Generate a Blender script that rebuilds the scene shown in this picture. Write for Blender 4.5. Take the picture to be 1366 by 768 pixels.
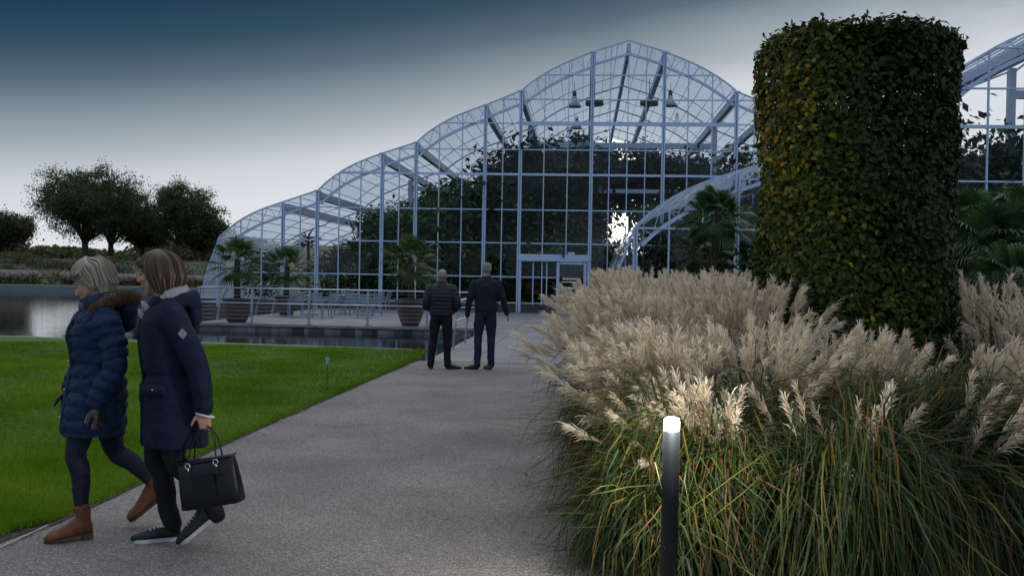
import bpy, math, random
import numpy as np
from math import sin, cos, pi, radians, sqrt, atan2
from mathutils import Vector, Matrix, Quaternion, noise

for _o in list(bpy.data.objects):
    bpy.data.objects.remove(_o)
SC = bpy.context.scene
COL = SC.collection

# ------------------------------------------------------------------ camera
CAM_H = 1.554
PITCH, ROLL = radians(0.63), radians(1.05)
cam_d = bpy.data.cameras.new('camera')
cam = bpy.data.objects.new('camera', cam_d)
COL.objects.link(cam)
SC.camera = cam
cam_d.sensor_width = 36.0
cam_d.lens = 35.0
cam_d.clip_end = 6000
CAM_M = Matrix.Translation((0, 0, CAM_H)) @ Matrix.Rotation(pi / 2 - PITCH, 4, 'X') @ Matrix.Rotation(ROLL, 4, 'Z')
cam.matrix_world = CAM_M

# ------------------------------------------------------------------ sky
SUN_AZ, SUN_EL = radians(6.4), radians(4.5)      # azimuth to the right of straight ahead
sun_dir = Vector((sin(SUN_AZ) * cos(SUN_EL), cos(SUN_AZ) * cos(SUN_EL), sin(SUN_EL)))
W = bpy.data.worlds.new('World')
SC.world = W
W.use_nodes = True
nt = W.node_tree
nt.nodes.clear()
def N(t, **k):
    n = nt.nodes.new(t)
    for a, b in k.items():
        setattr(n, a, b)
    return n
def L(a, b):
    nt.links.new(a, b)
def MATH(op, a, b=None, c=None, clamp=False):
    n = N('ShaderNodeMath', operation=op, use_clamp=clamp)
    for i, x in enumerate((a, b, c)):
        if x is None:
            continue
        if isinstance(x, (int, float)):
            n.inputs[i].default_value = x
        else:
            L(x, n.inputs[i])
    return n.outputs[0]
tc = N('ShaderNodeTexCoord')
sep = N('ShaderNodeSeparateXYZ'); L(tc.outputs['Generated'], sep.inputs[0])
sx, sy, sz = sep.outputs
q = MATH('MULTIPLY', MATH('ADD', sx, 0.46, clamp=True), 1.09)
q2 = MATH('MULTIPLY', MATH('POWER', q, 1.2), 0.16)
no = N('ShaderNodeTexNoise'); no.inputs['Scale'].default_value = 3.4; no.inputs['Detail'].default_value = 6
mp = N('ShaderNodeMapping'); mp.inputs['Scale'].default_value = (1.0, 1.0, 4.5); L(tc.outputs['Generated'], mp.inputs[0]); L(mp.outputs[0], no.inputs['Vector'])
cl = MATH('SUBTRACT', no.outputs['Fac'], 0.5)
e = MATH('SUBTRACT', sz, q2)
e = MATH('ADD', e, MATH('MULTIPLY', cl, MATH('MULTIPLY_ADD', MATH('POWER', q, 3.0), 0.15, 0.003)))
ramp = N('ShaderNodeValToRGB'); L(e, ramp.inputs[0])
R = ramp.color_ramp
stops = [(0.0, (.72, .75, .80)), (.04, (.70, .73, .78)), (.073, (.60, .64, .70)), (.106, (.366, .418, .468)), (.139, (.205, .262, .314)), (.165, (.091, .141, .188)), (.197, (.026, .07, .115)), (.234, (.0097, .038, .08)),
         (.30, (.012, .04, .085)), (.42, (.82, .84, .90)), (1.0, (1.22, 1.22, 1.26))]
R.elements[0].position, R.elements[0].color = stops[0][0], (*stops[0][1], 1)
R.elements[1].position, R.elements[1].color = stops[-1][0], (*stops[-1][1], 1)
for p, c in stops[1:-1]:
    el = R.elements.new(p); el.color = (*c, 1)
# the sky behind the viewer is an even grey blue
bm_ = N('ShaderNodeMixRGB', blend_type='MULTIPLY'); bm_.inputs[0].default_value = 1; bm_.inputs[1].default_value = (.45, .53, .66, 1); L(MATH('MAXIMUM', MATH('MULTIPLY_ADD', cl, 6.0, 1.0), .12), bm_.inputs[2])
back = N('ShaderNodeMixRGB'); L(bm_.outputs[0], back.inputs[2])
L(MATH('MULTIPLY', MATH('SUBTRACT', 0.15, sy, clamp=True), 2.5, clamp=True), back.inputs[0]); L(ramp.outputs[0], back.inputs[1])
# veiled low sun behind the glasshouse
vd = N('ShaderNodeVectorMath', operation='DOT_PRODUCT'); L(tc.outputs['Generated'], vd.inputs[0]); vd.inputs[1].default_value = sun_dir
glow = MATH('POWER', MATH('MAXIMUM', vd.outputs['Value'], 0.0), 1100.0)
glow = MATH('MULTIPLY', glow, 3.0)
gl = N('ShaderNodeMixRGB', blend_type='MULTIPLY'); gl.inputs[0].default_value = 1; gl.inputs[2].default_value = (1, .86, .66, 1); L(glow, gl.inputs[1])
addc = N('ShaderNodeMixRGB', blend_type='ADD'); addc.inputs[0].default_value = 1; L(back.outputs[0], addc.inputs[1]); L(gl.outputs[0], addc.inputs[2])
bg = N('ShaderNodeBackground'); bg.inputs[1].default_value = 1.0; L(addc.outputs[0], bg.inputs[0])
sky = N('ShaderNodeTexSky', sky_type='NISHITA'); sky.sun_disc = False
sky.sun_elevation = SUN_EL; sky.sun_rotation = SUN_AZ
sky.air_density = 1.0; sky.dust_density = 0.6
bg2 = N('ShaderNodeBackground'); bg2.inputs[1].default_value = 0.002; L(sky.outputs[0], bg2.inputs[0])
ads = N('ShaderNodeAddShader'); L(bg.outputs[0], ads.inputs[0]); L(bg2.outputs[0], ads.inputs[1])
wo = N('ShaderNodeOutputWorld'); L(ads.outputs[0], wo.inputs[0])

sl = bpy.data.lights.new('sun', 'SUN'); sl.energy = 0.5; sl.angle = radians(14); sl.color = (1, .86, .70)
sun = bpy.data.objects.new('sun', sl); COL.objects.link(sun)
sun.rotation_euler = (-sun_dir).to_track_quat('-Z', 'Y').to_euler()

SC.view_settings.view_transform = 'Standard'
SC.view_settings.look = 'None'
SC.view_settings.gamma = 1
SC.view_settings.use_curve_mapping = False
SC.view_settings.exposure = 0.0
SC.render.engine = 'CYCLES'
SC.cycles.use_denoising = True
SC.cycles.max_bounces = 8
SC.cycles.transparent_max_bounces = 24
SC.cycles.diffuse_bounces = 3
SC.cycles.caustics_reflective = False
SC.cycles.caustics_refractive = False
SC.cycles.sample_clamp_indirect = 4.0

rng = np.random.default_rng(7)
random.seed(11)

# ------------------------------------------------------------------ frames
def ray(px, py):
    d = CAM_M.to_3x3() @ Vector(((px - 683) / 1328.0, -(py - 384) / 1328.0, -1.0))
    return d
def at(px, py, z=0.0):
    d = ray(px, py); t = (z - CAM_H) / d.z
    return Vector((d.x * t, d.y * t, z))
def atY(px, py, Y):
    d = ray(px, py); t = Y / d.y
    return Vector((d.x * t, Y, CAM_H + d.z * t))
SA = radians(4.1)
def S(u, v, z=0.0):
    return Vector((u * cos(SA) + v * sin(SA), -u * sin(SA) + v * cos(SA), z))
def toS(p):
    return (p.x * cos(SA) - p.y * sin(SA), p.x * sin(SA) + p.y * cos(SA))

# ------------------------------------------------------------------ materials
def mat(name, color=(.5, .5, .5), rough=.6, metal=0.0, spec=.5, noise_amt=0.0, nscale=20.0, bump=0.0, bscale=60.0, color2=None, emit=None, stretch=(1, 1, 1), coat=0.0, transl=0.0, attr=None, detail=5):
    m = bpy.data.materials.new(name); m.use_nodes = True
    t = m.node_tree; b = t.nodes['Principled BSDF']; out = t.nodes['Material Output']
    b.inputs['Base Color'].default_value = (*color, 1)
    b.inputs['Roughness'].default_value = rough
    b.inputs['Metallic'].default_value = metal
    b.inputs['Specular IOR Level'].default_value = spec
    b.inputs['Coat Weight'].default_value = coat
    colout = None
    tcn = t.nodes.new('ShaderNodeTexCoord'); mpn = t.nodes.new('ShaderNodeMapping'); mpn.inputs['Scale'].default_value = stretch
    t.links.new(tcn.outputs['Object'], mpn.inputs[0])
    if attr:
        a = t.nodes.new('ShaderNodeAttribute'); a.attribute_name = 'rnd'
        r = t.nodes.new('ShaderNodeValToRGB'); t.links.new(a.outputs['Fac'], r.inputs[0])
        cr = r.color_ramp
        for i, (p, c) in enumerate(attr):
            if i < 2:
                elx = cr.elements[i]; elx.position = p
            else:
                elx = cr.elements.new(p)
            elx.color = (*c, 1)
        colout = r.outputs[0]
    elif color2 is not None:
        nn = t.nodes.new('ShaderNodeTexNoise'); nn.inputs['Scale'].default_value = nscale; nn.inputs['Detail'].default_value = detail; nn.inputs['Roughness'].default_value = .65
        t.links.new(mpn.outputs[0], nn.inputs['Vector'])
        r = t.nodes.new('ShaderNodeValToRGB'); t.links.new(nn.outputs['Fac'], r.inputs[0])
        r.color_ramp.elements[0].position = .32; r.color_ramp.elements[0].color = (*color, 1)
        r.color_ramp.elements[1].position = .68; r.color_ramp.elements[1].color = (*color2, 1)
        colout = r.outputs[0]
    if colout is not None:
        t.links.new(colout, b.inputs['Base Color'])
    if bump:
        n2 = t.nodes.new('ShaderNodeTexNoise'); n2.inputs['Scale'].default_value = bscale; n2.inputs['Detail'].default_value = 4
        t.links.new(mpn.outputs[0], n2.inputs['Vector'])
        bn = t.nodes.new('ShaderNodeBump'); bn.inputs['Strength'].default_value = bump; bn.inputs['Distance'].default_value = .02
        t.links.new(n2.outputs['Fac'], bn.inputs['Height']); t.links.new(bn.outputs[0], b.inputs['Normal'])
    if emit:
        b.inputs['Emission Color'].default_value = (*emit[0], 1); b.inputs['Emission Strength'].default_value = emit[1]
    if transl:
        tr = t.nodes.new('ShaderNodeBsdfTranslucent'); mx = t.nodes.new('ShaderNodeMixShader'); mx.inputs[0].default_value = transl
        if colout is not None:
            t.links.new(colout, tr.inputs[0])
        else:
            tr.inputs[0].default_value = (*color, 1)
        t.links.new(b.outputs[0], mx.inputs[1]); t.links.new(tr.outputs[0], mx.inputs[2]); t.links.new(mx.outputs[0], out.inputs[0])
    return m

def glass(name, tint=(.86, .9, .94), milk=0.0, base=0.04, bump=0.0, fres=.8):
    m = bpy.data.materials.new(name); m.use_nodes = True
    t = m.node_tree; t.nodes.clear()
    out = t.nodes.new('ShaderNodeOutputMaterial')
    tr = t.nodes.new('ShaderNodeBsdfTransparent'); tr.inputs[0].default_value = (*tint, 1)
    gs = t.nodes.new('ShaderNodeBsdfGlossy'); gs.inputs['Roughness'].default_value = 0.02; gs.inputs[0].default_value = (.9, .95, 1, 1)
    fr = t.nodes.new('ShaderNodeLayerWeight'); fr.inputs[0].default_value = 0.25
    ma = t.nodes.new('ShaderNodeMath'); ma.operation = 'MULTIPLY_ADD'; ma.inputs[1].default_value = fres; ma.inputs[2].default_value = base
    t.links.new(fr.outputs['Fresnel'], ma.inputs[0])
    mx = t.nodes.new('ShaderNodeMixShader'); t.links.new(ma.outputs[0], mx.inputs[0])
    first = tr.outputs[0]
    if milk:
        tl = t.nodes.new('ShaderNodeBsdfTranslucent'); tl.inputs[0].default_value = (.66, .74, .84, 1)
        df = t.nodes.new('ShaderNodeBsdfDiffuse'); df.inputs[0].default_value = (.6, .62, .65, 1)
        m0 = t.nodes.new('ShaderNodeMixShader'); m0.inputs[0].default_value = .2; t.links.new(tl.outputs[0], m0.inputs[1]); t.links.new(df.outputs[0], m0.inputs[2])
        nn = t.nodes.new('ShaderNodeTexNoise'); nn.inputs['Scale'].default_value = .8; nn.inputs['Detail'].default_value = 4
        tcn = t.nodes.new('ShaderNodeTexCoord'); t.links.new(tcn.outputs['Object'], nn.inputs['Vector'])
        mr = t.nodes.new('ShaderNodeMapRange'); mr.inputs[3].default_value = milk * .5; mr.inputs[4].default_value = milk * 1.5; t.links.new(nn.outputs['Fac'], mr.inputs[0])
        m1 = t.nodes.new('ShaderNodeMixShader'); t.links.new(mr.outputs[0], m1.inputs[0]); t.links.new(tr.outputs[0], m1.inputs[1]); t.links.new(m0.outputs[0], m1.inputs[2])
        first = m1.outputs[0]
    if bump:
        n2 = t.nodes.new('ShaderNodeTexNoise'); n2.inputs['Scale'].default_value = 1.3
        bn = t.nodes.new('ShaderNodeBump'); bn.inputs['Strength'].default_value = bump; bn.inputs['Distance'].default_value = .02
        t.links.new(n2.outputs['Fac'], bn.inputs['Height']); t.links.new(bn.outputs[0], gs.inputs['Normal'])
    t.links.new(first, mx.inputs[1]); t.links.new(gs.outputs[0], mx.inputs[2]); t.links.new(mx.outputs[0], out.inputs[0])
    return m

M = {}
M['frame'] = mat('painted_frame', (.44, .58, .80), .45, 0, .5)
M['frame_in'] = mat('painted_frame_inner', (.48, .58, .72), .5, 0, .5)
M['plinth'] = mat('plinth_dark', (.03, .032, .036), .6, color2=(.05, .05, .055), nscale=4)
M['glass'] = glass('facade_glass', tint=(.94, .96, .97), base=.006, bump=.15, fres=.45)
M['roofglass'] = glass('roof_glass', tint=(.76, .84, .93), milk=.50, base=.0, fres=.15)
M['steel'] = mat('rail_steel', (.55, .60, .68), .28, .9)
M['steel_dull'] = mat('stanchion_steel', (.30, .36, .42), .45, .6)
M['terracotta'] = mat('dark_pot', (.07, .045, .04), .5, color2=(.10, .07, .062), nscale=6, bump=.2)
M['bark'] = mat('bark', (.035, .028, .022), .9, color2=(.07, .055, .042), nscale=12, stretch=(1, 1, .25), bump=.6)
M['palmtrunk'] = mat('palm_trunk', (.028, .02, .014), .95, color2=(.07, .05, .035), nscale=22, stretch=(1, 1, .5), bump=1.0, bscale=50)
M['palmleaf'] = mat('palm_leaf', rough=.45, attr=[(0, (.018, .055, .018)), (.6, (.04, .105, .03)), (1, (.12, .15, .035))], transl=.22)
M['oakleaf'] = mat('oak_leaf', rough=.7, attr=[(0, (.035, .05, .022)), (.6, (.065, .08, .028)), (.9, (.15, .13, .04)), (1, (.26, .18, .05))], transl=.38)
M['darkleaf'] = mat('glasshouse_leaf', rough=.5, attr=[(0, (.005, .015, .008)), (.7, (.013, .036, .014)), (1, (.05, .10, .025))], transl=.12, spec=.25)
M['beech'] = mat('beech_leaf', rough=.5, spec=.22, attr=[(0, (.012, .026, .006)), (.45, (.032, .055, .009)), (.72, (.085, .10, .012)), (.9, (.24, .20, .015)), (1, (.36, .19, .02))], transl=.2)
M['blade'] = mat('grass_blade', rough=.55, spec=.3, attr=[(0, (.012, .034, .017)), (.35, (.024, .050, .012)), (.6, (.065, .078, .012)), (.78, (.13, .10, .022)), (.9, (.15, .075, .022)), (1, (.10, .038, .016))], transl=.3)
M['litleaf'] = mat('glasshouse_leaf_lit', rough=.5, spec=.3, attr=[(0, (.010, .034, .010)), (.6, (.045, .11, .028)), (1, (.15, .26, .06))], transl=.2)  # brighter leaf copy: light on foliage near the glass put into the colour
M['plume'] = mat('plume', rough=.8, attr=[(0, (.52, .41, .29)), (.5, (.75, .665, .52)), (1, (.86, .81, .71))], transl=.5)
M['lawnblade'] = mat('lawn_blade', rough=.7, spec=.15, attr=[(0, (.060, .130, .006)), (.5, (.125, .245, .008)), (.85, (.21, .34, .018)), (1, (.36, .36, .09))], transl=.3)

def lawn_mat():
    return mat('lawn_turf', (.035, .08, .008), .9, color2=(.085, .17, .014), nscale=2.0, bump=.5, bscale=150, detail=8)
M['lawn'] = lawn_mat()

def gravel_mat():
    m = bpy.data.materials.new('bound_gravel'); m.use_nodes = True
    t = m.node_tree; b = t.nodes['Principled BSDF']; b.inputs['Roughness'].default_value = .75
    tcn = t.nodes.new('ShaderNodeTexCoord')
    v = t.nodes.new('ShaderNodeTexVoronoi'); v.inputs['Scale'].default_value = 125; t.links.new(tcn.outputs['Object'], v.inputs['Vector'])
    s = t.nodes.new('ShaderNodeSeparateColor'); t.links.new(v.outputs['Color'], s.inputs[0])
    r = t.nodes.new('ShaderNodeValToRGB'); t.links.new(s.outputs[0], r.inputs[0])
    cr = r.color_ramp; cr.elements[0].color = (.09, .082, .078, 1); cr.elements[1].color = (.50, .475, .46, 1)
    for p, c in ((.35, (.185, .168, .156)), (.75, (.262, .243, .228)), (.92, (.34, .318, .30))):
        q = cr.elements.new(p); q.color = (*c, 1)
    n = t.nodes.new('ShaderNodeTexNoise'); n.inputs['Scale'].default_value = .9; n.inputs['Detail'].default_value = 6; t.links.new(tcn.outputs['Object'], n.inputs['Vector'])
    mr = t.nodes.new('ShaderNodeMapRange'); mr.inputs[1].default_value = .3; mr.inputs[2].default_value = .7; mr.inputs[3].default_value = .66; mr.inputs[4].default_value = 1.12; t.links.new(n.outputs['Fac'], mr.inputs[0])
    mu = t.nodes.new('ShaderNodeMixRGB'); mu.blend_type = 'MULTIPLY'; mu.inputs[0].default_value = 1; t.links.new(r.outputs[0], mu.inputs[1]); t.links.new(mr.outputs[0], mu.inputs[2])
    t.links.new(mu.outputs[0], b.inputs['Base Color'])
    bn = t.nodes.new('ShaderNodeBump'); bn.inputs['Strength'].default_value = .8; bn.inputs['Distance'].default_value = .008; t.links.new(v.outputs['Distance'], bn.inputs['Height']); bn.invert = True
    n3 = t.nodes.new('ShaderNodeTexNoise'); n3.inputs['Scale'].default_value = 6; n3.inputs['Detail'].default_value = 3; t.links.new(tcn.outputs['Object'], n3.inputs['Vector'])
    b3 = t.nodes.new('ShaderNodeBump'); b3.inputs['Strength'].default_value = .3; b3.inputs['Distance'].default_value = .03; t.links.new(n3.outputs['Fac'], b3.inputs['Height']); t.links.new(b3.outputs[0], bn.inputs['Normal'])
    t.links.new(bn.outputs[0], b.inputs['Normal'])
    return m
M['gravel'] = gravel_mat()

def paving_mat():
    m = bpy.data.materials.new('stone_paving'); m.use_nodes = True
    t = m.node_tree; b = t.nodes['Principled BSDF']; b.inputs['Roughness'].default_value = .55
    tcn = t.nodes.new('ShaderNodeTexCoord')
    br = t.nodes.new('ShaderNodeTexBrick'); br.offset = .5; br.inputs['Scale'].default_value = 1; br.inputs['Brick Width'].default_value = 1.8; br.inputs['Row Height'].default_value = 1.0
    br.inputs['Mortar Size'].default_value = .012; br.inputs['Color1'].default_value = (.20, .21, .225, 1); br.inputs['Color2'].default_value = (.25, .26, .275, 1); br.inputs['Mortar'].default_value = (.05, .05, .055, 1)
    mp = t.nodes.new('ShaderNodeMapping'); mp.inputs['Rotation'].default_value = (0, 0, pi / 2); t.links.new(tcn.outputs['Object'], mp.inputs[0]); t.links.new(mp.outputs[0], br.inputs['Vector'])
    n = t.nodes.new('ShaderNodeTexNoise'); n.inputs['Scale'].default_value = 1.5; n.inputs['Detail'].default_value = 8; t.links.new(tcn.outputs['Object'], n.inputs['Vector'])
    mr = t.nodes.new('ShaderNodeMapRange'); mr.inputs[1].default_value = .3; mr.inputs[2].default_value = .7; mr.inputs[3].default_value = .75; mr.inputs[4].default_value = 1.1; t.links.new(n.outputs['Fac'], mr.inputs[0])
    mu = t.nodes.new('ShaderNodeMixRGB'); mu.blend_type = 'MULTIPLY'; mu.inputs[0].default_value = 1; t.links.new(br.outputs[0], mu.inputs[1]); t.links.new(mr.outputs[0], mu.inputs[2])
    t.links.new(mu.outputs[0], b.inputs['Base Color'])
    return m
M['paving'] = paving_mat()

def wall_mat():
    m = bpy.data.materials.new('pond_wall_blocks'); m.use_nodes = True
    t = m.node_tree; b = t.nodes['Principled BSDF']; b.inputs['Roughness'].default_value = .7
    tcn = t.nodes.new('ShaderNodeTexCoord'); mp = t.nodes.new('ShaderNodeMapping'); mp.inputs['Scale'].default_value = (1.9, .01, .01)
    t.links.new(tcn.outputs['Object'], mp.inputs[0])
    v = t.nodes.new('ShaderNodeTexVoronoi'); v.inputs['Scale'].default_value = 1.6; t.links.new(mp.outputs[0], v.inputs['Vector'])
    s = t.nodes.new('ShaderNodeSeparateColor'); t.links.new(v.outputs['Color'], s.inputs[0])
    r = t.nodes.new('ShaderNodeValToRGB'); t.links.new(s.outputs[0], r.inputs[0]); r.color_ramp.elements[0].color = (.04, .045, .055, 1); r.color_ramp.elements[1].color = (.34, .38, .44, 1)
    n = t.nodes.new('ShaderNodeTexNoise'); n.inputs['Scale'].default_value = 7; n.inputs['Detail'].default_value = 6; t.links.new(tcn.outputs['Object'], n.inputs['Vector'])
    mu = t.nodes.new('ShaderNodeMixRGB'); mu.blend_type = 'MULTIPLY'; mu.inputs[0].default_value = .7; t.links.new(r.outputs[0], mu.inputs[1]); t.links.new(n.outputs['Fac'], mu.inputs[2])
    t.links.new(mu.outputs[0], b.inputs['Base Color'])
    return m
M['pondwall'] = wall_mat()

def water_mat():
    m = bpy.data.materials.new('pond_water'); m.use_nodes = True
    t = m.node_tree; b = t.nodes['Principled BSDF']
    b.inputs['Base Color'].default_value = (.008, .012, .014, 1); b.inputs['Roughness'].default_value = .03; b.inputs['IOR'].default_value = 1.33
    tcn = t.nodes.new('ShaderNodeTexCoord'); mp = t.nodes.new('ShaderNodeMapping'); mp.inputs['Scale'].default_value = (.55, 1.9, 1); t.links.new(tcn.outputs['Object'], mp.inputs[0])
    n = t.nodes.new('ShaderNodeTexNoise'); n.inputs['Scale'].default_value = 2.4; n.inputs['Detail'].default_value = 5; t.links.new(mp.outputs[0], n.inputs['Vector'])
    bn = t.nodes.new('ShaderNodeBump'); bn.inputs['Strength'].default_value = .4; bn.inputs['Distance'].default_value = .010
    t.links.new(n.outputs['Fac'], bn.inputs['Height']); t.links.new(bn.outputs[0], b.inputs['Normal'])
    return m
M['water'] = water_mat()

# ------------------------------------------------------------------ object helpers
def tag(o, label=None, cat=None, group=None, kind=None):
    if label: o['label'] = label
    if cat: o['category'] = cat
    if group: o['group'] = group
    if kind: o['kind'] = kind
    return o
def empty(name, loc=(0, 0, 0), rz=0.0, label=None, cat=None, group=None):
    o = bpy.data.objects.new(name, None); COL.objects.link(o)
    o.location = loc; o.rotation_euler = (0, 0, rz); o.empty_display_size = .1
    return tag(o, label, cat, group)
def link_mesh(name, me, material, parent=None, smooth=False):
    o = bpy.data.objects.new(name, me); COL.objects.link(o)
    if parent is not None: o.parent = parent
    if material is not None:
        me.materials.clear()
        for mm in (material if isinstance(material, (list, tuple)) else [material]):
            me.materials.append(mm)
    if smooth and len(me.polygons):
        me.polygons.foreach_set('use_smooth', np.ones(len(me.polygons), dtype=bool))
    return o
def np_obj(name, V, F, material, parent=None, rnd=None, smooth=False):
    """V (n,3); F (m,k) int"""
    me = bpy.data.meshes.new(name)
    V = np.asarray(V, dtype=np.float32); F = np.asarray(F, dtype=np.int32)
    m, k = F.shape
    me.vertices.add(len(V)); me.vertices.foreach_set('co', V.ravel())
    me.loops.add(m * k); me.loops.foreach_set('vertex_index', F.ravel())
    me.polygons.add(m); me.polygons.foreach_set('loop_start', np.arange(0, m * k, k, dtype=np.int32))
    me.update(calc_edges=True)
    if rnd is not None:
        a = me.attributes.new('rnd', 'FLOAT', 'FACE'); a.data.foreach_set('value', np.asarray(rnd, dtype=np.float32))
    return link_mesh(name, me, material, parent, smooth)
def children(o):
    return [c for c in bpy.data.objects if c.parent == o]
def copy_tree(o, kids, parent=None):
    c = o.copy(); COL.objects.link(c); c.parent = parent
    for ch, sub in kids:
        copy_tree(ch, sub, c)
    return c
def tree_of(o):
    return [(c, tree_of(c)) for c in children(o)]

class MB:
    def __init__(s):
        s.v = []; s.f = []
    def add(s, V, F):
        b = len(s.v); s.v.extend([tuple(x) for x in V]); s.f.extend([tuple(b + i for i in f) for f in F])
    def box(s, c, size, rot=None, taper=1.0):
        hx, hy, hz = size[0] / 2, size[1] / 2, size[2] / 2
        V = []
        for z in (-1, 1):
            k = taper if z > 0 else 1
            for x, y in ((-1, -1), (1, -1), (1, 1), (-1, 1)):
                p = Vector((x * hx * k, y * hy * k, z * hz))
                if rot is not None: p = rot @ p
                V.append(p + Vector(c))
        s.add(V, [(3, 2, 1, 0), (4, 5, 6, 7), (0, 1, 5, 4), (1, 2, 6, 5), (2, 3, 7, 6), (3, 0, 4, 7)])
    def beam(s, p0, p1, w, h, up=(0, 0, 1)):
        p0, p1 = Vector(p0), Vector(p1); d = p1 - p0; ln = d.length
        if ln < 1e-6: return
        x = d / ln; u = Vector(up)
        if abs(x.dot(u)) > .99: u = Vector((0, 1, 0))
        y = u.cross(x).normalized(); z = x.cross(y)
        R = Matrix((x, y, z)).transposed()
        s.box((p0 + p1) / 2, (ln, w, h), R)
    def tube(s, P, r, n=8, caps=True, closed=False, flat=1.0, up=None):
        P = [Vector(p) for p in P]; m = len(P)
        if not isinstance(r, (list, tuple)): r = [r] * m
        rings = []; prev = None
        for i in range(m):
            if closed: d = P[(i + 1) % m] - P[i - 1]
            else: d = P[min(i + 1, m - 1)] - P[max(i - 1, 0)]
            d = d.normalized() if d.length > 1e-9 else Vector((0, 0, 1))
            if prev is None:
                u = Vector(up) if up is not None else (Vector((0, 0, 1)) if abs(d.z) < .9 else Vector((1, 0, 0)))
                a = d.cross(u).normalized()
            else:
                a = (prev - d * prev.dot(d))
                a = a.normalized() if a.length > 1e-6 else d.orthogonal().normalized()
            prev = a; b = d.cross(a)
            rings.append([P[i] + a * (cos(2 * pi * k / n) * r[i]) + b * (sin(2 * pi * k / n) * r[i] * flat) for k in range(n)])
        V = [p for rg in rings for p in rg]; F = []
        mm = m if closed else m - 1
        for i in range(mm):
            j = (i + 1) % m
            for k in range(n):
                F.append((i * n + k, i * n + (k + 1) % n, j * n + (k + 1) % n, j * n + k))
        if caps and not closed:
            F.append(tuple(range(n))[::-1]); F.append(tuple((m - 1) * n + k for k in range(n)))
        s.add(V, F)
    def cap(s, p0, p1, r0, r1, n=10):
        """tapered capsule, closed"""
        p0, p1 = Vector(p0), Vector(p1); d = p1 - p0; ln = d.length
        d = d / ln if ln > 1e-6 else Vector((0, 0, 1))
        P = []; Rr = []
        for a in (1.35, .95, .5, 0):
            P.append(p0 - d * (r0 * sin(a))); Rr.append(max(r0 * cos(a), 1e-4))
        for a in (0, .5, .95, 1.35):
            P.append(p1 + d * (r1 * sin(a))); Rr.append(max(r1 * cos(a), 1e-4))
        s.tube(P, Rr, n)
    def ell(s, c, r, rot=None, n=14, m=9):
        V = []; F = []
        c = Vector(c)
        def T(p):
            p = Vector(p)
            return (rot @ p if rot is not None else p) + c
        V.append(T((0, 0, r[2])))
        for i in range(1, m):
            th = pi * i / m
            for k in range(n):
                ph = 2 * pi * k / n
                V.append(T((r[0] * sin(th) * cos(ph), r[1] * sin(th) * sin(ph), r[2] * cos(th))))
        V.append(T((0, 0, -r[2])))
        for k in range(n):
            F.append((0, 1 + k, 1 + (k + 1) % n))
        for i in range(m - 2):
            for k in range(n):
                a = 1 + i * n + k; b = 1 + i * n + (k + 1) % n
                F.append((a, a + n, b + n, b))
        e = len(V) - 1; o = 1 + (m - 2) * n
        for k in range(n):
            F.append((o + k, e, o + (k + 1) % n))
        s.add(V, F)
    def loft(s, rings, n=28, p=2.0, caps=True):
        """rings: (cx,cy,cz,a,b) horizontal superellipses, or (center, X, Y) with X, Y radius vectors"""
        V = []
        for rg in rings:
            if len(rg) == 3:
                c, X, Y = Vector(rg[0]), Vector(rg[1]), Vector(rg[2])
            else:
                c = Vector(rg[:3]); X = Vector((rg[3], 0, 0)); Y = Vector((0, rg[4], 0))
            for k in range(n):
                t = 2 * pi * k / n; cc, ss = cos(t), sin(t)
                V.append(c + X * (abs(cc) ** (2 / p) * (1 if cc >= 0 else -1)) + Y * (abs(ss) ** (2 / p) * (1 if ss >= 0 else -1)))
        F = []; m = len(rings)
        for i in range(m - 1):
            for k in range(n):
                F.append((i * n + k, i * n + (k + 1) % n, (i + 1) * n + (k + 1) % n, (i + 1) * n + k))
        if caps:
            F.append(tuple(range(n))[::-1]); F.append(tuple((m - 1) * n + k for k in range(n)))
        s.add(V, F)
    def revolve(s, prof, c=(0, 0, 0), n=28, cap0=True, cap1=True):
        c = Vector(c); V = []; F = []
        for r, z in prof:
            for k in range(n):
                V.append(c + Vector((r * cos(2 * pi * k / n), r * sin(2 * pi * k / n), z)))
        m = len(prof)
        for i in range(m - 1):
            for k in range(n):
                F.append((i * n + k, i * n + (k + 1) % n, (i + 1) * n + (k + 1) % n, (i + 1) * n + k))
        if cap0: F.append(tuple(range(n))[::-1])
        if cap1: F.append(tuple((m - 1) * n + k for k in range(n)))
        s.add(V, F)
    def poly_slab(s, pts, z0, z1):
        n = len(pts)
        V = [(x, y, z0) for x, y in pts] + [(x, y, z1) for x, y in pts]
        F = [tuple(range(n))[::-1], tuple(range(n, 2 * n))]
        for i in range(n):
            j = (i + 1) % n; F.append((i, j, n + j, n + i))
        s.add(V, F)
    def build(s, name, material, parent=None, smooth=False):
        me = bpy.data.meshes.new(name)
        me.from_pydata(s.v, [], s.f); me.update()
        return link_mesh(name, me, material, parent, smooth)
    def remesh(s, name, material, parent=None, vox=.008, smooth_it=3, post=None):
        me = bpy.data.meshes.new('tmp'); me.from_pydata(s.v, [], s.f); me.update()
        o = bpy.data.objects.new('tmp', me); COL.objects.link(o)
        md = o.modifiers.new('r', 'REMESH'); md.mode = 'VOXEL'; md.voxel_size = vox; md.adaptivity = 0
        if smooth_it:
            sm = o.modifiers.new('s', 'SMOOTH'); sm.iterations = smooth_it; sm.factor = .5
        dg = bpy.context.evaluated_depsgraph_get(); dg.update()
        m2 = bpy.data.meshes.new_from_object(o.evaluated_get(dg))
        bpy.data.objects.remove(o); bpy.data.meshes.remove(me)
        m2.name = name
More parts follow.
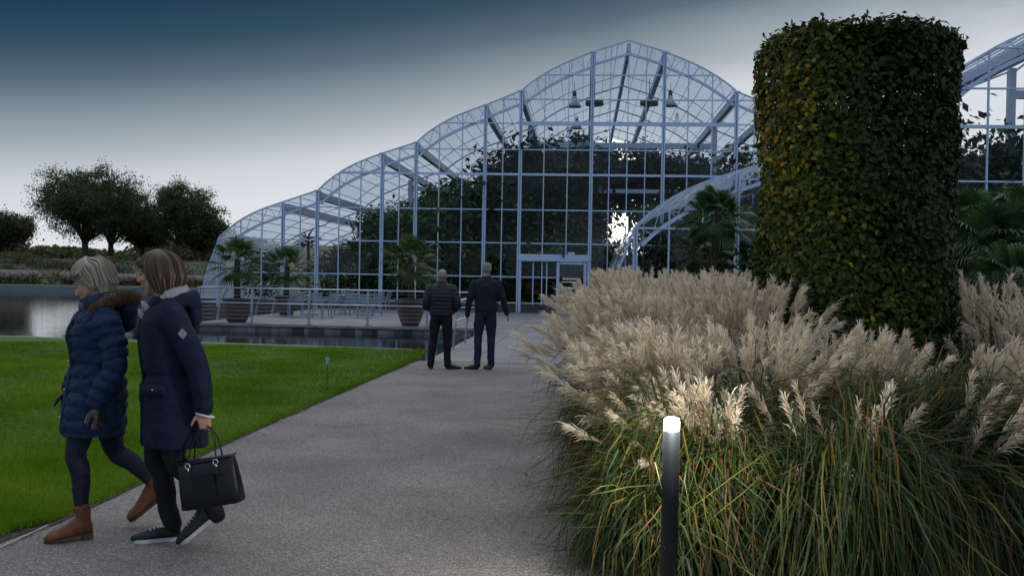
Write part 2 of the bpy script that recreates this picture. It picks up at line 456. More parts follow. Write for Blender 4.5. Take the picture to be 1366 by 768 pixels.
        if post:
            n = len(m2.vertices)
            co = np.empty(n * 3, dtype=np.float32); m2.vertices.foreach_get('co', co); co = co.reshape(-1, 3)
            no_ = np.empty(n * 3, dtype=np.float32); m2.vertex_normals.foreach_get('vector', no_); no_ = no_.reshape(-1, 3)
            co2 = post(co, no_); m2.vertices.foreach_set('co', np.asarray(co2, dtype=np.float32).ravel()); m2.update()
        return link_mesh(name, m2, material, parent, True)

def norm(a):
    return a / np.maximum(np.linalg.norm(a, axis=-1, keepdims=True), 1e-9)
def leaves(name, C, Nn, size, material, parent=None, rnd=None, asp=.5, fold=.18):
    """folded four-point leaves: C (n,3) centres, Nn (n,3) facing"""
    n = len(C); C = np.asarray(C); Nn = norm(np.asarray(Nn))
    t = norm(np.cross(Nn, rng.normal(size=(n, 3)))); b = np.cross(Nn, t)
    sz = np.broadcast_to(np.asarray(size, dtype=float), (n,))[:, None]
    lift = Nn * sz * fold
    V = np.stack([C - t * sz, C + b * sz * asp + lift, C + t * sz, C - b * sz * asp + lift], 1).reshape(-1, 3)
    i = np.arange(n) * 4
    F = np.stack([np.stack([i, i + 2, i + 1], 1), np.stack([i, i + 3, i + 2], 1)], 1).reshape(-1, 3)
    if rnd is None: rnd = rng.random(n)
    return np_obj(name, V, F, material, parent, np.repeat(np.clip(rnd, 0, 1), 2))
def ribbons_VF(P, Wd, Sd):
    """P (n,k,3), Wd (n,k) half widths, Sd (n,3) or (n,k,3) side dirs"""
    n, k, _ = P.shape
    if Sd.ndim == 2: Sd = Sd[:, None, :]
    A = P - Sd * Wd[..., None]; B = P + Sd * Wd[..., None]
    V = np.stack([A, B], 2).reshape(-1, 3)
    base = (np.arange(n) * k * 2)[:, None] + (np.arange(k - 1) * 2)[None, :]
    base = base.reshape(-1)
    F = np.stack([base, base + 1, base + 3, base + 2], 1)
    return V, F
def ribbons(name, P, Wd, Sd, material, parent=None, rnd=None, smooth=False):
    V, F = ribbons_VF(P, Wd, Sd); n, k, _ = P.shape
    if rnd is None: rnd = rng.random(n)
    return np_obj(name, V, F, material, parent, np.repeat(np.clip(rnd, 0, 1), k - 1), smooth)

# ================================================================== SETTING
def site(o):
    o.rotation_euler = (0, 0, -SA); return o
b = MB(); b.add([(-2500, -2500, -.62), (2500, -2500, -.62), (2500, 2500, -.62), (-2500, 2500, -.62)], [(0, 1, 2, 3)])
tag(b.build('ground', mat('ground_cover', (.03, .05, .02), .9, color2=(.05, .07, .03), nscale=.05)), kind='structure')

edge_px = [(0, 713), (60, 698), (140, 664), (210, 631), (300, 590), (370, 559), (440, 529), (500, 503), (562, 477)]
edge = [at(*p) for p in edge_px]
e0 = edge[0]; pts_edge = [(e0.x - 1.6, -8.0), (e0.x - .25, e0.y - 2.5)] + [(p.x, p.y) for p in edge]
pe_l, pe_r = at(0, 449.5), at(549, 467.5)
dirp = (pe_r - pe_l).normalized()
far_l = pe_l - dirp * 70
lawn_poly = pts_edge + [(pe_r.x, pe_r.y), (far_l.x, far_l.y), (far_l.x, -8.0)]
# densify the path edge with a slightly ragged line
rag = []
for i in range(len(pts_edge) - 1):
    a, c = Vector(pts_edge[i]), Vector(pts_edge[i + 1]); n = max(2, int((c - a).length / .12))
    for k in range(n):
        p = a.lerp(c, k / n); rag.append((p.x + .02 * noise.noise((p.y * 3, 1, 0)) + .012 * noise.noise((p.y * 11, 5, 0)), p.y))
b = MB(); b.poly_slab(rag + [pts_edge[-1], (pe_r.x, pe_r.y), (far_l.x, far_l.y), (far_l.x, -8)], -.6, .022)
tag(b.build('lawn', M['lawn']), kind='structure')
def edge_x(y):
    for i in range(len(pts_edge) - 1):
        if pts_edge[i][1] <= y <= pts_edge[i + 1][1]:
            t = (y - pts_edge[i][1]) / (pts_edge[i + 1][1] - pts_edge[i][1]); return pts_edge[i][0] * (1 - t) + pts_edge[i + 1][0] * t
    return pts_edge[-1][0]
# bare earth along the edge
b = MB()
ys = np.linspace(2, 18.3, 90)
for i in range(len(ys) - 1):
    y0, y1 = ys[i], ys[i + 1]
    w0, w1 = [.05 + .05 * max(0, noise.noise((y * 1.3, 9, 0))) + max(0, (6.6 - y)) * .06 for y in (y0, y1)]
    b.add([(edge_x(y0) - .05, y0, .006), (edge_x(y0) + w0, y0, .006), (edge_x(y1) + w1, y1, .006), (edge_x(y1) - .05, y1, .006)], [(0, 1, 2, 3)])
tag(b.build('soil_strip', mat('damp_soil', (.045, .038, .032), .95, color2=(.085, .075, .068), nscale=30, bump=.6, bscale=120)), kind='structure')

b = MB()
pth = [(p[0] - .3, p[1]) for p in pts_edge]
c1, c2 = S(-3.2, 17.95), S(7, 17.95)
b.poly_slab(pth[:-1] + [(c1.x, c1.y), (c2.x, c2.y), (7, -8)], -.6, 0.0)
tag(b.build('path', M['gravel']), kind='structure')
b = MB(); b.poly_slab([(-2.82, 17.96), (8, 17.96), (8, 43.45), (-2.82, 43.45)], -.6, .004)
tag(site(b.build('pavement', M['paving'])), kind='structure')
b = MB(); b.poly_slab([(-11.75, 29.4), (-2.83, 29.4), (-2.83, 43.45), (-11.75, 43.45)], -.07, .002)
tag(site(b.build('terrace', M['paving'])), kind='structure')
b = MB(); b.poly_slab([(-11.68, 29.47), (-2.80, 29.47), (-2.80, 43.4), (-11.68, 43.4)], -.6, -.075)
tag(site(b.build('pond_wall', M['pondwall'])), kind='structure')
b = MB(); b.poly_slab([(-17.2, 42.9), (26, 42.9), (26, 80), (-17.2, 80)], -.6, -.003)
tag(site(b.build('building_base', M['plinth'])), kind='structure')
for k in range(3):
    pass
bed_edge = [at(*p) for p in ((880, 768), (820, 745), (775, 700), (758, 640), (765, 560), (775, 500), (782, 470))]
b = MB(); b.poly_slab([(1.0, -8), (1.0, 4.6)] + [(p.x + .1, p.y) for p in bed_edge] + [(1.0, 21), (2.2, 30), (3.0, 42.6), (60, 42), (60, -8)], -.6, .03)
tag(b.build('planting_bed', mat('bed_soil', (.02, .017, .014), .95, color2=(.045, .038, .03), nscale=12, bump=.6)), kind='structure')
b = MB(); b.add([(-320, 19, -.22), (40, 19, -.22), (40, 79, -.22), (-320, 79, -.22)], [(0, 1, 2, 3)])
tag(b.build('pond', M['water']), kind='structure')
# far bank: kerb wall, grass slope
b = MB(); b.poly_slab([(-320, 77), (45, 77), (45, 77.5), (-320, 77.5)], -.6, .22)
tag(b.build('pond_kerb', mat('far_kerb', (.12, .16, .19), .7, color2=(.17, .21, .24), nscale=.6)), kind='structure')
nx, ny = 60, 24
V = []; F = []
for j in range(ny):
    y = 77.5 + j * 9
    for i in range(nx):
        x = -330 + i * 7
        z = .18 + 2.6 * min(1, max(0, (y - 84)) / 34) + .25 * noise.noise((x * .05, y * .05, 0))
        if j == 0: z = .18
        V.append((x, y, z))
for j in range(ny - 1):
    for i in range(nx - 1):
        F.append((j * nx + i, j * nx + i + 1, (j + 1) * nx + i + 1, (j + 1) * nx + i))
b = MB(); b.add(V, F)
tag(b.build('far_bank', mat('bank_grass', (.03, .055, .02), .9, color2=(.07, .085, .035), nscale=.4), smooth=True), kind='structure')

# bright edging strips
b = MB(); w = .035
perp = Vector((-dirp.y, dirp.x, 0))
b.poly_slab([tuple((far_l - perp * .01)[:2]), tuple((pe_r - perp * .01)[:2]), tuple((pe_r + perp * w)[:2]), tuple((far_l + perp * w)[:2])], -.5, .036)
tag(b.build('edging_strip', mat('pale_metal_edging', (.62, .64, .66), .35, .7)), 'long pale metal edging strip along the lawn beside the pond', 'edging')
b = MB(); p0, p1 = at(-30, 746), at(64, 702)
d = (p1 - p0).normalized(); pp = Vector((-d.y, d.x, 0)) * .006
b.poly_slab([tuple((p0 - pp)[:2]), tuple((p1 - pp)[:2]), tuple((p1 + pp)[:2]), tuple((p0 + pp)[:2])], -.05, .012)
tag(b.build('edging_strip', mat('worn_metal_edging', (.45, .43, .42), .45, .5)), 'thin metal edging strip between gravel path and lawn at the lower left corner', 'edging')

# ------------------------------------------------------------------ lawn grass blades
def lawn_blades():
    n = 330000
    y = 5.0 + (rng.random(n) ** 1.9) * 15.6
    xmax = np.interp(y, [p[1] for p in pts_edge], [p[0] for p in pts_edge])
    xmin = -.56 * y - .6
    x = xmin + (xmax - xmin) * rng.random(n)
    # extra fringe over the edge
    m = 16000
    ye = 5.0 + rng.random(m) ** 1.6 * 13.2
    xe = np.interp(ye, [p[1] for p in pts_edge], [p[0] for p in pts_edge]) + rng.normal(0, .025, m)
    x = np.concatenate([x, xe]); y = np.concatenate([y, ye]); n = len(x)
    keep = y < np.interp(x, [far_l.x, pe_r.x], [far_l.y, pe_r.y]) - .03
    x, y = x[keep], y[keep]; n = len(x)
    h = rng.uniform(.018, .042, n) * (1 + .35 * np.sin(x * 3.1 + np.sin(y * 2))) * np.interp(y, [5, 20], [1, 1.25])
    az = rng.random(n) * 2 * pi; lean = rng.uniform(.1, .8, n) * h
    w = rng.uniform(.0018, .0035, n) * np.interp(y, [5, 20], [1, 2.6])
    base = np.stack([x, y, np.full(n, .018)], 1)
    side = np.stack([np.cos(az), np.sin(az), np.zeros(n)], 1)
    fw = np.stack([-np.sin(az), np.cos(az), np.zeros(n)], 1)
    tip = base + fw * lean[:, None] + np.array([0, 0, 1]) * h[:, None]
    V = np.stack([base - side * w[:, None], base + side * w[:, None], tip], 1).reshape(-1, 3)
    F = np.arange(n * 3).reshape(-1, 3)
    patch = .42 + .28 * np.sin(x * .9 + 1.3 * np.sin(y * .7)) * np.sin(y * 1.1) + .22 * np.sin(x * 2.7 + 2 * np.sin(y * 1.9)) * np.sin(y * 3.1 + x)
    o = np_obj('grass', V, F, M['lawnblade'], None, np.clip(patch * .6 + rng.random(n) * .45, 0, 1))
    tag(o, 'short mown green grass covering the lawn', 'grass', kind='stuff')
lawn_blades()
def litter():
    r_ = np.random.default_rng(44); n = 420
    y = 5.2 + r_.random(n) ** 1.3 * 12; side = r_.random(n) < .55
    xr_ = np.interp(y, [5.2, 6.3, 9, 14, 18], [.75, .30, .42, .55, .8]); xl_ = np.interp(y, [p[1] for p in pts_edge], [p[0] for p in pts_edge])
    x = np.where(side, xr_ - np.abs(r_.normal(0, .22, n)), xl_ + np.abs(r_.normal(0, .12, n)))
    k = r_.random(n) < .12; x = np.where(k, xl_ + (xr_ - xl_) * r_.random(n), x)
    C = np.stack([x, y, np.full(n, .010)], 1); Nn = np.tile([0, 0, 1.0], (n, 1)) + r_.normal(0, .25, (n, 3))
    o = leaves('leaf_litter', C, Nn, r_.uniform(.006, .020, n), mat('dry_leaf', rough=.8, attr=[(0, (.05, .035, .02)), (.6, (.16, .10, .05)), (1, (.32, .24, .12))]), None, r_.random(n))
    tag(o, 'scattered small dry leaves and straw on the gravel path edges', 'leaves', kind='stuff')
litter()

# fallen leaves, each a thing small on the lawn and path
leafspots = [(163, 614, 1), (25, 532, 0), (355, 461 + 40, 1), (178, 592, 0), (560, 640, 0), (548, 688, 0), (596, 686, 0), (472, 672, 0), (120, 560, 0), (385, 546, 0)]
lm = mat('fallen_leaf', (.22, .17, .10), .7)
lm2 = mat('pale_fallen_leaf', (.50, .52, .55), .7)
desc = ['pale leaf on the lawn right of the two walking women\'s boots', 'tiny brown leaf on the lawn at the left edge', 'pale leaf on the lawn below the little stake', 'small brown leaf on the grass beside the women', 'brown leaf on the gravel path, middle', 'dark leaf near the centre bottom of the path', 'dark leaf right of another one near the path bottom', 'small leaf on the gravel right of the handbag', 'tiny leaf on the lawn left of the women', 'tiny leaf at the lawn edge by the path']
for i, (px, py, pale) in enumerate(leafspots):
    p = at(px, py, .03)
    b = MB(); b.add([(-.02, 0, 0), (0, -.012, .006), (.024, 0, .002), (0, .013, .008), (-.004, 0, .001)], [(0, 1, 4), (1, 2, 4), (2, 3, 4), (3, 0, 4)])
    o = b.build('fallen_leaf', lm2 if pale else lm); o.location = (p.x, p.y, .045 if px < 500 and py > 470 and p.x < edge_x(p.y) else .006); o.rotation_euler = (0, 0, i * 1.7)
    tag(o, desc[i], 'leaf', 'fallen leaves')

# ================================================================== GLASSHOUSE
NODES = [(0, 11.9), (1.55, 11.42), (4.65, 9.72), (6.2, 9.08), (9.25, 7.42), (10.75, 6.93), (13.65, 5.25), (15.2, 4.72), (18.1, 3.1), (18.62, 1.7), (18.9, .5), (18.95, 0)]
ARCS = {(1.55, 4.65): .20, (6.2, 9.25): .24, (10.75, 13.65): .25, (15.2, 18.1): .26}
def prof(off):
    a = min(abs(off), 18.949)
    for (x0, z0), (x1, z1) in zip(NODES, NODES[1:]):
        if x0 <= a <= x1:
            t = (a - x0) / (x1 - x0); z = z0 + (z1 - z0) * t
            bl = ARCS.get((x0, x1))
            if bl: z += bl * sin(pi * (1 - t) ** .8)
            return z
    return 0
def prof_pts(a, b_, n):
    return [(a + (b_ - a) * i / n, prof(a + (b_ - a) * i / n)) for i in range(n + 1)]
LEVELS = [.42, 1.56, 3.04, 4.50, 6.05, 7.13, 8.28, 9.33, 10.4]
POSTS = [1.55, 4.65, 6.2, 9.25, 10.75, 13.65, 15.2, 18.1]
MULL = [(0, 1.55, 1), (-1.55, 0, 1), (1.55, 4.65, 2), (4.65, 6.2, 1), (6.2, 9.25, 2), (9.25, 10.75, 1), (10.75, 13.65, 2), (13.65, 15.2, 1), (15.2, 18.1, 2), (18.1, 18.95, 0)]

def glasshouse(root, depth, door=None, xr=(-19, 19), purlin_from=0):
    lo, hi = xr
    def inr(x): return lo - 1e-3 <= x <= hi + 1e-3
    # posts
    px = sorted([s * p for p in POSTS for s in (-1, 1)])
    for x in px:
        if not inr(x): continue
        b = MB(); top = prof(x) - .05
        thick = abs(x) in (1.55, 4.65, 6.2, 9.25, 10.75, 13.65)
        w = .17 if thick else .15
        b.box((x - w * .28, -.05, top / 2), (w * .34, .14, top)); b.box((x + w * .28, -.05, top / 2), (w * .34, .14, top)); b.box((x, .02, top / 2), (w * .6, .10, top))
        if abs(x) in (1.55, 4.65, 6.2, 9.25, 10.75, 13.65):
            b.box((x, -.03, top + .02), (w * 1.6, .22, .07))
        b.build('post', M['frame'], root)
    # glazing bars
    vb = MB(); xs = []
    spans = []
    for a, c, k in MULL:
        for sgn in ((1, -1) if a > 0 else (1,)):
            spans.append((sgn * a, sgn * c, k))
    for a, c, k in spans:
        for i in range(1, k + 1):
            x = a + (c - a) * i / (k + 1); xs.append(x)
    xs += [-.775 * 0]
    for x in xs:
        if not inr(x): continue
        z0 = .1
        if door and door[0] < x < door[1]: z0 = door[2]
        zt = prof(x) - .03
        vb.box((x, -.01, (z0 + zt) / 2), (.045, .07, zt - z0))
    for z in LEVELS:
        # extent at this height
        xe = 18.95
        while prof(xe) < z and xe > 0: xe -= .02
        x0, x1 = max(-xe, lo), min(xe, hi)
        hgt = .17 if abs(z - 8.28) < .01 else (.10 if abs(z - 6.05) < .01 else .05)
        if hgt > .1: x0, x1 = max(x0, -4.65), min(x1, 4.65)
        segs = [(x0, x1)]
        if door and z < door[2]:
            segs = [(x0, door[0]), (door[1], x1)]
        for s0, s1 in segs:
            if s1 > s0: vb.box(((s0 + s1) / 2, -.035, z), (s1 - s0, .055, hgt))
        if abs(z - 8.28) < .01:
            for sg in (-1, 1):
                s0, s1 = sorted((sg * 4.65, sg * xe)); s0, s1 = max(s0, lo), min(s1, hi)
                if s1 > s0: vb.box(((s0 + s1) / 2, -.035, z), (s1 - s0, .055, .05))
    vb.build('glazing_bars', M['frame'], root)
    # plinth
    b = MB()
    segs = [(max(lo, -18.9), min(hi, 18.9))]
    if door: segs = [(segs[0][0], door[3]), (door[4], segs[0][1])]
    for s0, s1 in segs: b.box(((s0 + s1) / 2, .02, .17), (s1 - s0, .22, .34))
    b.build('plinth', M['plinth'], root)
    # glass panes of the facade, one mesh, each pane very slightly out of true
    allx = sorted(set([round(x, 3) for x in px + xs + [-18.95, 18.95, 0] if inr(x)]))
    lv = [.34] + LEVELS + [12.5]
    V = []; F = []
    for a, c in zip(allx, allx[1:]):
        for z0, z1 in zip(lv, lv[1:]):
            n = 4; top = []
            for i in range(n + 1):
                x = a + (c - a) * i / n; top.append((x, min(z1, prof(x))))
            if max(t[1] for t in top) <= z0 + .02: continue
            top = [(x, max(z, z0 + .001)) for x, z in top]
            if door and z1 <= door[2] + .01 and a >= door[3] - .01 and c <= door[4] + .01: continue
            k = len(V); ox, oz = rng.normal(0, .005), rng.normal(0, .005)
            def yo(x, z): return .04 + ox * (x - a) / (c - a) + oz * (z - z0) / (z1 - z0)
            V.append((a, yo(a, z0), z0)); V.append((c, yo(c, z0), z0))
            for x, z in reversed(top): V.append((x, yo(x, z), z))
            F.append(tuple(range(k, len(V))))
    b = MB(); b.add(V, F); b.build('facade_glass', M['glass'], root)
    # outer and inner arched ribs with lattice between
    def rib(y, thick, name):
        outer = MB(); inner = MB(); lat = MB()
        nodesx = [0, 1.55, 4.65, 6.2, 9.25, 10.75, 13.65, 15.2, 18.1, 18.95]
        for sg in (-1, 1):
            for a, c in zip(nodesx, nodesx[1:]):
                P = [(sg * x, y, z) for x, z in prof_pts(a, c, 8)]
                P = [p for p in P if inr(p[0])]
                if len(P) < 2: continue
                for p, q2_ in zip(P, P[1:]): outer.beam(p, q2_, .065 * thick, .06 * thick)
                if a < 15 or a > 15:
                    if c <= 18.2:
                        off = .62 if (a, c) in ARCS else .55
                        Q = []
                        for i, (x, z) in enumerate(prof_pts(a, c, 8)):
                            dx = .05; sl_ = (prof(min(x + dx, 18.9)) - prof(max(x - dx, 0))) / (2 * dx)
                            k_ = 1 / sqrt(1 + min(sl_ * sl_, 4))
                            Q.append((sg * (x + off * sl_ * k_ * .35), y + .04, z - off * (.8 + .2 * k_)))
                        Q = [p for p in Q if inr(p[0])]
                        for p, q2_ in zip(Q, Q[1:]): inner.beam(p, q2_, .08 * thick, .11 * thick)
                        if (a, c) in ARCS and thick >= 1 and len(Q) == 9:
                            for i in range(0, 8, 2):
                                lat.beam(P[i], Q[i + 1], .02, .02); lat.beam(Q[i + 1], P[min(i + 2, 8)], .02, .02)
        outer.build(name, M['frame'], root); inner.add(lat.v, lat.f); inner.build('inner_rib', M['frame'] if thick >= 1 else M['frame_in'], root)
        pass
    rib(-.02, 1.0, 'arch_rib')
    yy = 7.2
    while yy < depth:
        rib(yy, .6, 'arch_rib'); yy += 7.2
    # purlins running back
    b = MB()
    x = 0.0
    while x < 18.6:
        for sg in ((-1, 1) if x > 0 else (1,)):
            if inr(sg * x): b.box((sg * x, depth / 2, prof(x) - .04), (.018, depth, .03))
        x += .50
    for z in (2.6, 2.1, 1.6, 1.1):
        for sg in (-1, 1):
            if inr(sg * 18.6): b.box((sg * (18.95 - (z / 3.1) * .75), depth / 2, z), (.03, depth, .03))
    b.build('purlins', M['frame_in'], root)
    # gutter beams at the valleys and the ridge
    for x in [0] + [s * p for p in POSTS[:7] for s in (-1, 1)]:
        if not inr(x): continue
        b = MB(); z = prof(x)
        b.box((x, depth / 2 + .1, z - .24), (.22 if x else .16, depth - .2, .34)); b.build('gutter_beam', M['frame_in'], root)
    # roof glass
    V = []; F = []
    P = [p for p in prof_pts(-18.95, 18.95, 150) if inr(p[0])]
    nd = 6
    for x, z in P:
        for j in range(nd + 1): V.append((x, .06 + depth * j / nd, z + .03))
    for i in range(len(P) - 1):
        for j in range(nd): F.append((i * (nd + 1) + j, (i + 1) * (nd + 1) + j, (i + 1) * (nd + 1) + j + 1, i * (nd + 1) + j + 1))
    b = MB(); b.add(V, F); b.build('roof_glass', M['roofglass'], root)
    # portal frames within
    for yy in (7.2, 14.4, 21.6):
        if yy > depth - 2: break
        b = MB()
        for x in (-10.75, -4.65, 4.65, 10.75):
            if not inr(x): continue
            zt = prof(x) - .5; b.box((x, yy, zt / 2), (.24, .24, zt))
        l_, h_ = max(lo, -4.65), min(hi, 4.65)
        if h_ > l_: b.box(((l_ + h_) / 2, yy, 8.3), (h_ - l_, .2, .28))
        l_, h_ = max(lo, -10.75), min(hi, 10.75)
        if h_ > l_: b.box(((l_ + h_) / 2, yy, 6.0), (h_ - l_, .16, .2))
        b.build('portal_frame', M['frame_in'], root)

CU, CV = 1.79, 43.62
gh = empty('glasshouse', S(CU, CV), -SA, 'large glass and pale blue steel glasshouse with stepped arched gable and central door', 'glasshouse')
# door bay: from post at -4.65 to post -1.55
DX0, DX1 = -2.96, -1.68
glasshouse(gh, 30.0, door=(-3.0, -1.60, 2.35, -2.98, -1.62))
# the projecting wing in front on the right (same section, nearer)
BV = 29.3
wnode = atY(848, 295, 29.0); bu, bv = toS(Vector((wnode.x, 29.0, 0)))
wing = empty('glasshouse', S(bu + 18.1, bv), -SA, 'nearer glasshouse wing rising behind the clipped column at the right', 'glasshouse')
glasshouse(wing, 14.2, xr=(-19, 4.7))

# portal above the door
b = MB()
b.box((-3.1, -.075, 2.42), (3.1, .20, .30)); b.box((-2.35, -.12, 2.62), (.30, .12, .12))
b.box((-1.56, -.07, 1.28), (.12, .16, 2.5)); b.box((-4.57, -.07, 1.28), (.10, .16, 2.5))
b.build('door_portal', M['frame'], gh)
b = MB()
b.box((-4.0, -.02, 1.3), (.05, .06, 2.0)); b.box((-3.4, -.02, 1.3), (.05, .06, 2.0))
b.build('side_light_bars', M['frame'], gh)
dr = MB(); dr.box((DX0 + .05, -.08, 1.12), (.13, .09, 2.24)); dr.box((DX1 - .05, -.08, 1.12), (.13, .09, 2.24)); dr.box(((DX0 + DX1) / 2, -.08, 2.2), (1.02, .085, .12)); dr.box(((DX0 + DX1) / 2, -.08, .06), (1.02, .085, .12))
dr.box(((DX0 + DX1) / 2, -.08, 1.12), (1.02, .07, .08))
door = dr.build('door', M['frame'], gh)
b = MB(); b.add([(DX0 + .1, -.07, .12), (DX1 - .1, -.07, .12), (DX1 - .1, -.07, 2.15), (DX0 + .1, -.07, 2.15)], [(0, 1, 2, 3)]); b.build('pane', M['glass'], door)
b = MB(); b.tube([(DX0 + .14, -.13, 1.02), (DX0 + .14, -.19, 1.02), (DX0 + .14, -.19, 1.32), (DX0 + .14, -.13, 1.32)], .014); b.build('handle', M['steel'], door)
b = MB(); b.box(((DX0 + DX1) / 2, -.135, 1.38), (.85, .03, .05)); b.box(((DX0 + DX1) / 2, -.135, 1.52), (.78, .02, .07)); b.build('push_bar', M['steel'], door)

# added translucent sheet imitating the cream glow low in the left bay's glass
b = MB(); xs_ = np.linspace(-18.3, -13.9, 30); b.add([(x, 9.0, 0) for x in xs_] + [(x, 9.0, min(prof(x) - .35, 3.05)) for x in xs_] + [(x, 9.08, 0) for x in xs_] + [(x, 9.08, min(prof(x) - .35, 3.05)) for x in xs_], [(i, i + 1, 31 + i, 30 + i) for i in range(29)] + [(60 + i, 90 + i, 91 + i, 61 + i) for i in range(29)])
o = b.build('cream_glow_sheet', mat('cream_glow', (.74, .68, .56), .8, color2=(.80, .75, .64), nscale=.7, transl=.65)); o.parent = gh

# hanging lamps and fans inside the roof
def pendant(u, v, z, label):
    r = empty('pendant_lamp', S(u, v, z), 0, label, 'lamp', 'bell lamps hanging in the glasshouse roof')
    b = MB(); b.revolve([(.05, .52), (.12, .50), (.14, .30), (.22, .22), (.36, .0), (.33, .0)], n=20, cap1=False); b.build('lamp_shade', mat_lamp, r, True)
    b = MB(); b.revolve([(.05, .5), (.10, .52), (.10, .74), (.03, .78)], n=16); b.build('lamp_cap', M['plinth'], r, True)
    b = MB(); b.tube([(0, 0, .76), (0, 0, max(.9, 11.0 - z))], .012); b.build('cable', M['plinth'], r)
mat_lamp = mat('lamp_shade_grey', (.45, .46, .47), .5)
def lamp_at(px, py, Y):
    p = atY(px, py, Y); u, v = toS(p); return u, v, p.z
for i, (px, py, Y, lb) in enumerate([(766, 143, 48, 'left bell lamp high in the central arch'), (894, 142, 48, 'right bell lamp high in the central arch'), (769, 172, 60, 'farther bell lamp hanging deeper in the roof, left'), (903, 168, 60, 'farther bell lamp hanging deeper in the roof, right')]):
    pendant(*lamp_at(px, py, Y), lb)
def fan(px, py, Y, lb):
    u, v, z = lamp_at(px, py, Y)
    r = empty('ceiling_fan', S(u, v, z), 0, lb, 'fan', 'drum fans under the glasshouse roof')
    b = MB(); b.revolve([(.42, -.10), (.45, -.10), (.45, .10), (.42, .10), (.42, -.10)], n=24, cap0=False, cap1=False); b.build('drum', M['plinth'], r, True)
    b = MB()
    for k in range(5):
        b.box((0, 0, 0), (.8, .10, .015), Matrix.Rotation(k * pi / 5, 3, 'Z') @ Matrix.Rotation(.4, 3, 'X'))
    b.build('blades', M['plinth'], r)
    b = MB(); b.tube([(0, 0, 0), (0, 0, 1.2)], .02); b.build('rod', M['plinth'], r)
fan(793, 138, 49, 'dark drum fan left of the ridge in the central arch')
fan(866, 138, 49, 'dark drum fan right of the ridge in the central arch')

# ------------------------------------------------------------------ railings
def front_rail():
    r = empty('deck_railing', S(0, 0), -SA, 'steel wire railing along the pond edge of the terrace', 'railing')
    v = 29.52; us = [-11.65, -10.0, -8.24, -6.45, -4.65, -2.85]
    for u in us:
        b = MB(); b.box((u, v, .02), (.16, .10, .03))
        for k in range(8):
            z0, z1 = k * .13, (k + 1) * .13
            b.beam((u, v - .03 + .10 * (z0 - .5) ** 2, z0), (u, v - .03 + .10 * (z1 - .5) ** 2, z1), .03, .065, up=(1, 0, 0))
        b.build('rail_post', M['steel_dull'], r)
    b = MB(); b.tube([(-11.7, v, 1.07), (-2.8, v, 1.07)], .024); b.build('handrail', M['steel'], r, True)
    b = MB(); b.tube([(-11.7, v - .01, .62), (-2.8, v - .01, .62)], .020); b.build('mid_rail', M['steel'], r, True)
    for z in (.15, .27, .39, .51, .74, .85, .96):
        b = MB(); b.tube([(-11.7, v, z), (-2.8, v, z)], .0035, n=4); b.build('wire', M['steel'], r)
    # left return
    us = -11.68
    for vv in (31.4, 33.3, 35.2, 37.1, 39.0, 41):
        b = MB()
        for k in range(8):
            z0, z1 = k * .13, (k + 1) * .13
            f = lambda z: us - .10 + .35 * (z / 1.05) ** 1.8 * 1.0
            b.beam((f(z0), vv, z0), (f(z1), vv, z1), .025, .15 - z0 * .07, up=(0, 1, 0))
        b.build('stanchion', M['steel_dull'], r)
    for z, rr in ((1.07, .024), (.62, .02)):
        b = MB(); b.tube([(-11.7, 29.52, z), (-11.6, 29.52 + .2, z), (-11.52, 42.5, z)], rr); b.build('handrail' if z > 1 else 'mid_rail', M['steel'], r, True)
    for z in (.15, .27, .39, .51, .85):
        b = MB(); b.tube([(-11.6, 29.7, z), (-11.6, 42.5, z)], .0035, n=4); b.build('wire', M['steel'], r)
front_rail()
def side_rail():
    r = empty('path_railing', S(0, 0), -SA, 'steel railing with curved flat stanchions beside the two standing men', 'railing')
    for vv in (20.75, 22.85, 24.8, 26.7, 28.5):
        b = MB(); P = []
        for k in range(9):
            z = k * .125; P.append((-2.70 + .16 * (z) ** 2.0 * .9, vv, z))
        for k, (p, q2_) in enumerate(zip(P, P[1:])): b.beam(p, q2_, .02 + .0 * k, .135 - .006 * k, up=(0, 1, 0))
        b.build('stanchion', M['steel_dull'], r)
    for z, rr, du in ((1.05, .024, .14), (.62, .018, .06)):
        b = MB(); b.tube([(-2.70 + du, 20.6, z), (-2.70 + du, 29.5, z)], rr); b.build('handrail' if z > 1 else 'mid_rail', M['steel'], r, True)
    for z in (.2, .35, .5, .75, .9):
        b = MB(); b.tube([(-2.68 + .14 * z * z, 20.6, z), (-2.68 + .14 * z * z, 29.5, z)], .0035, n=4); b.build('wire', M['steel'], r)
side_rail()

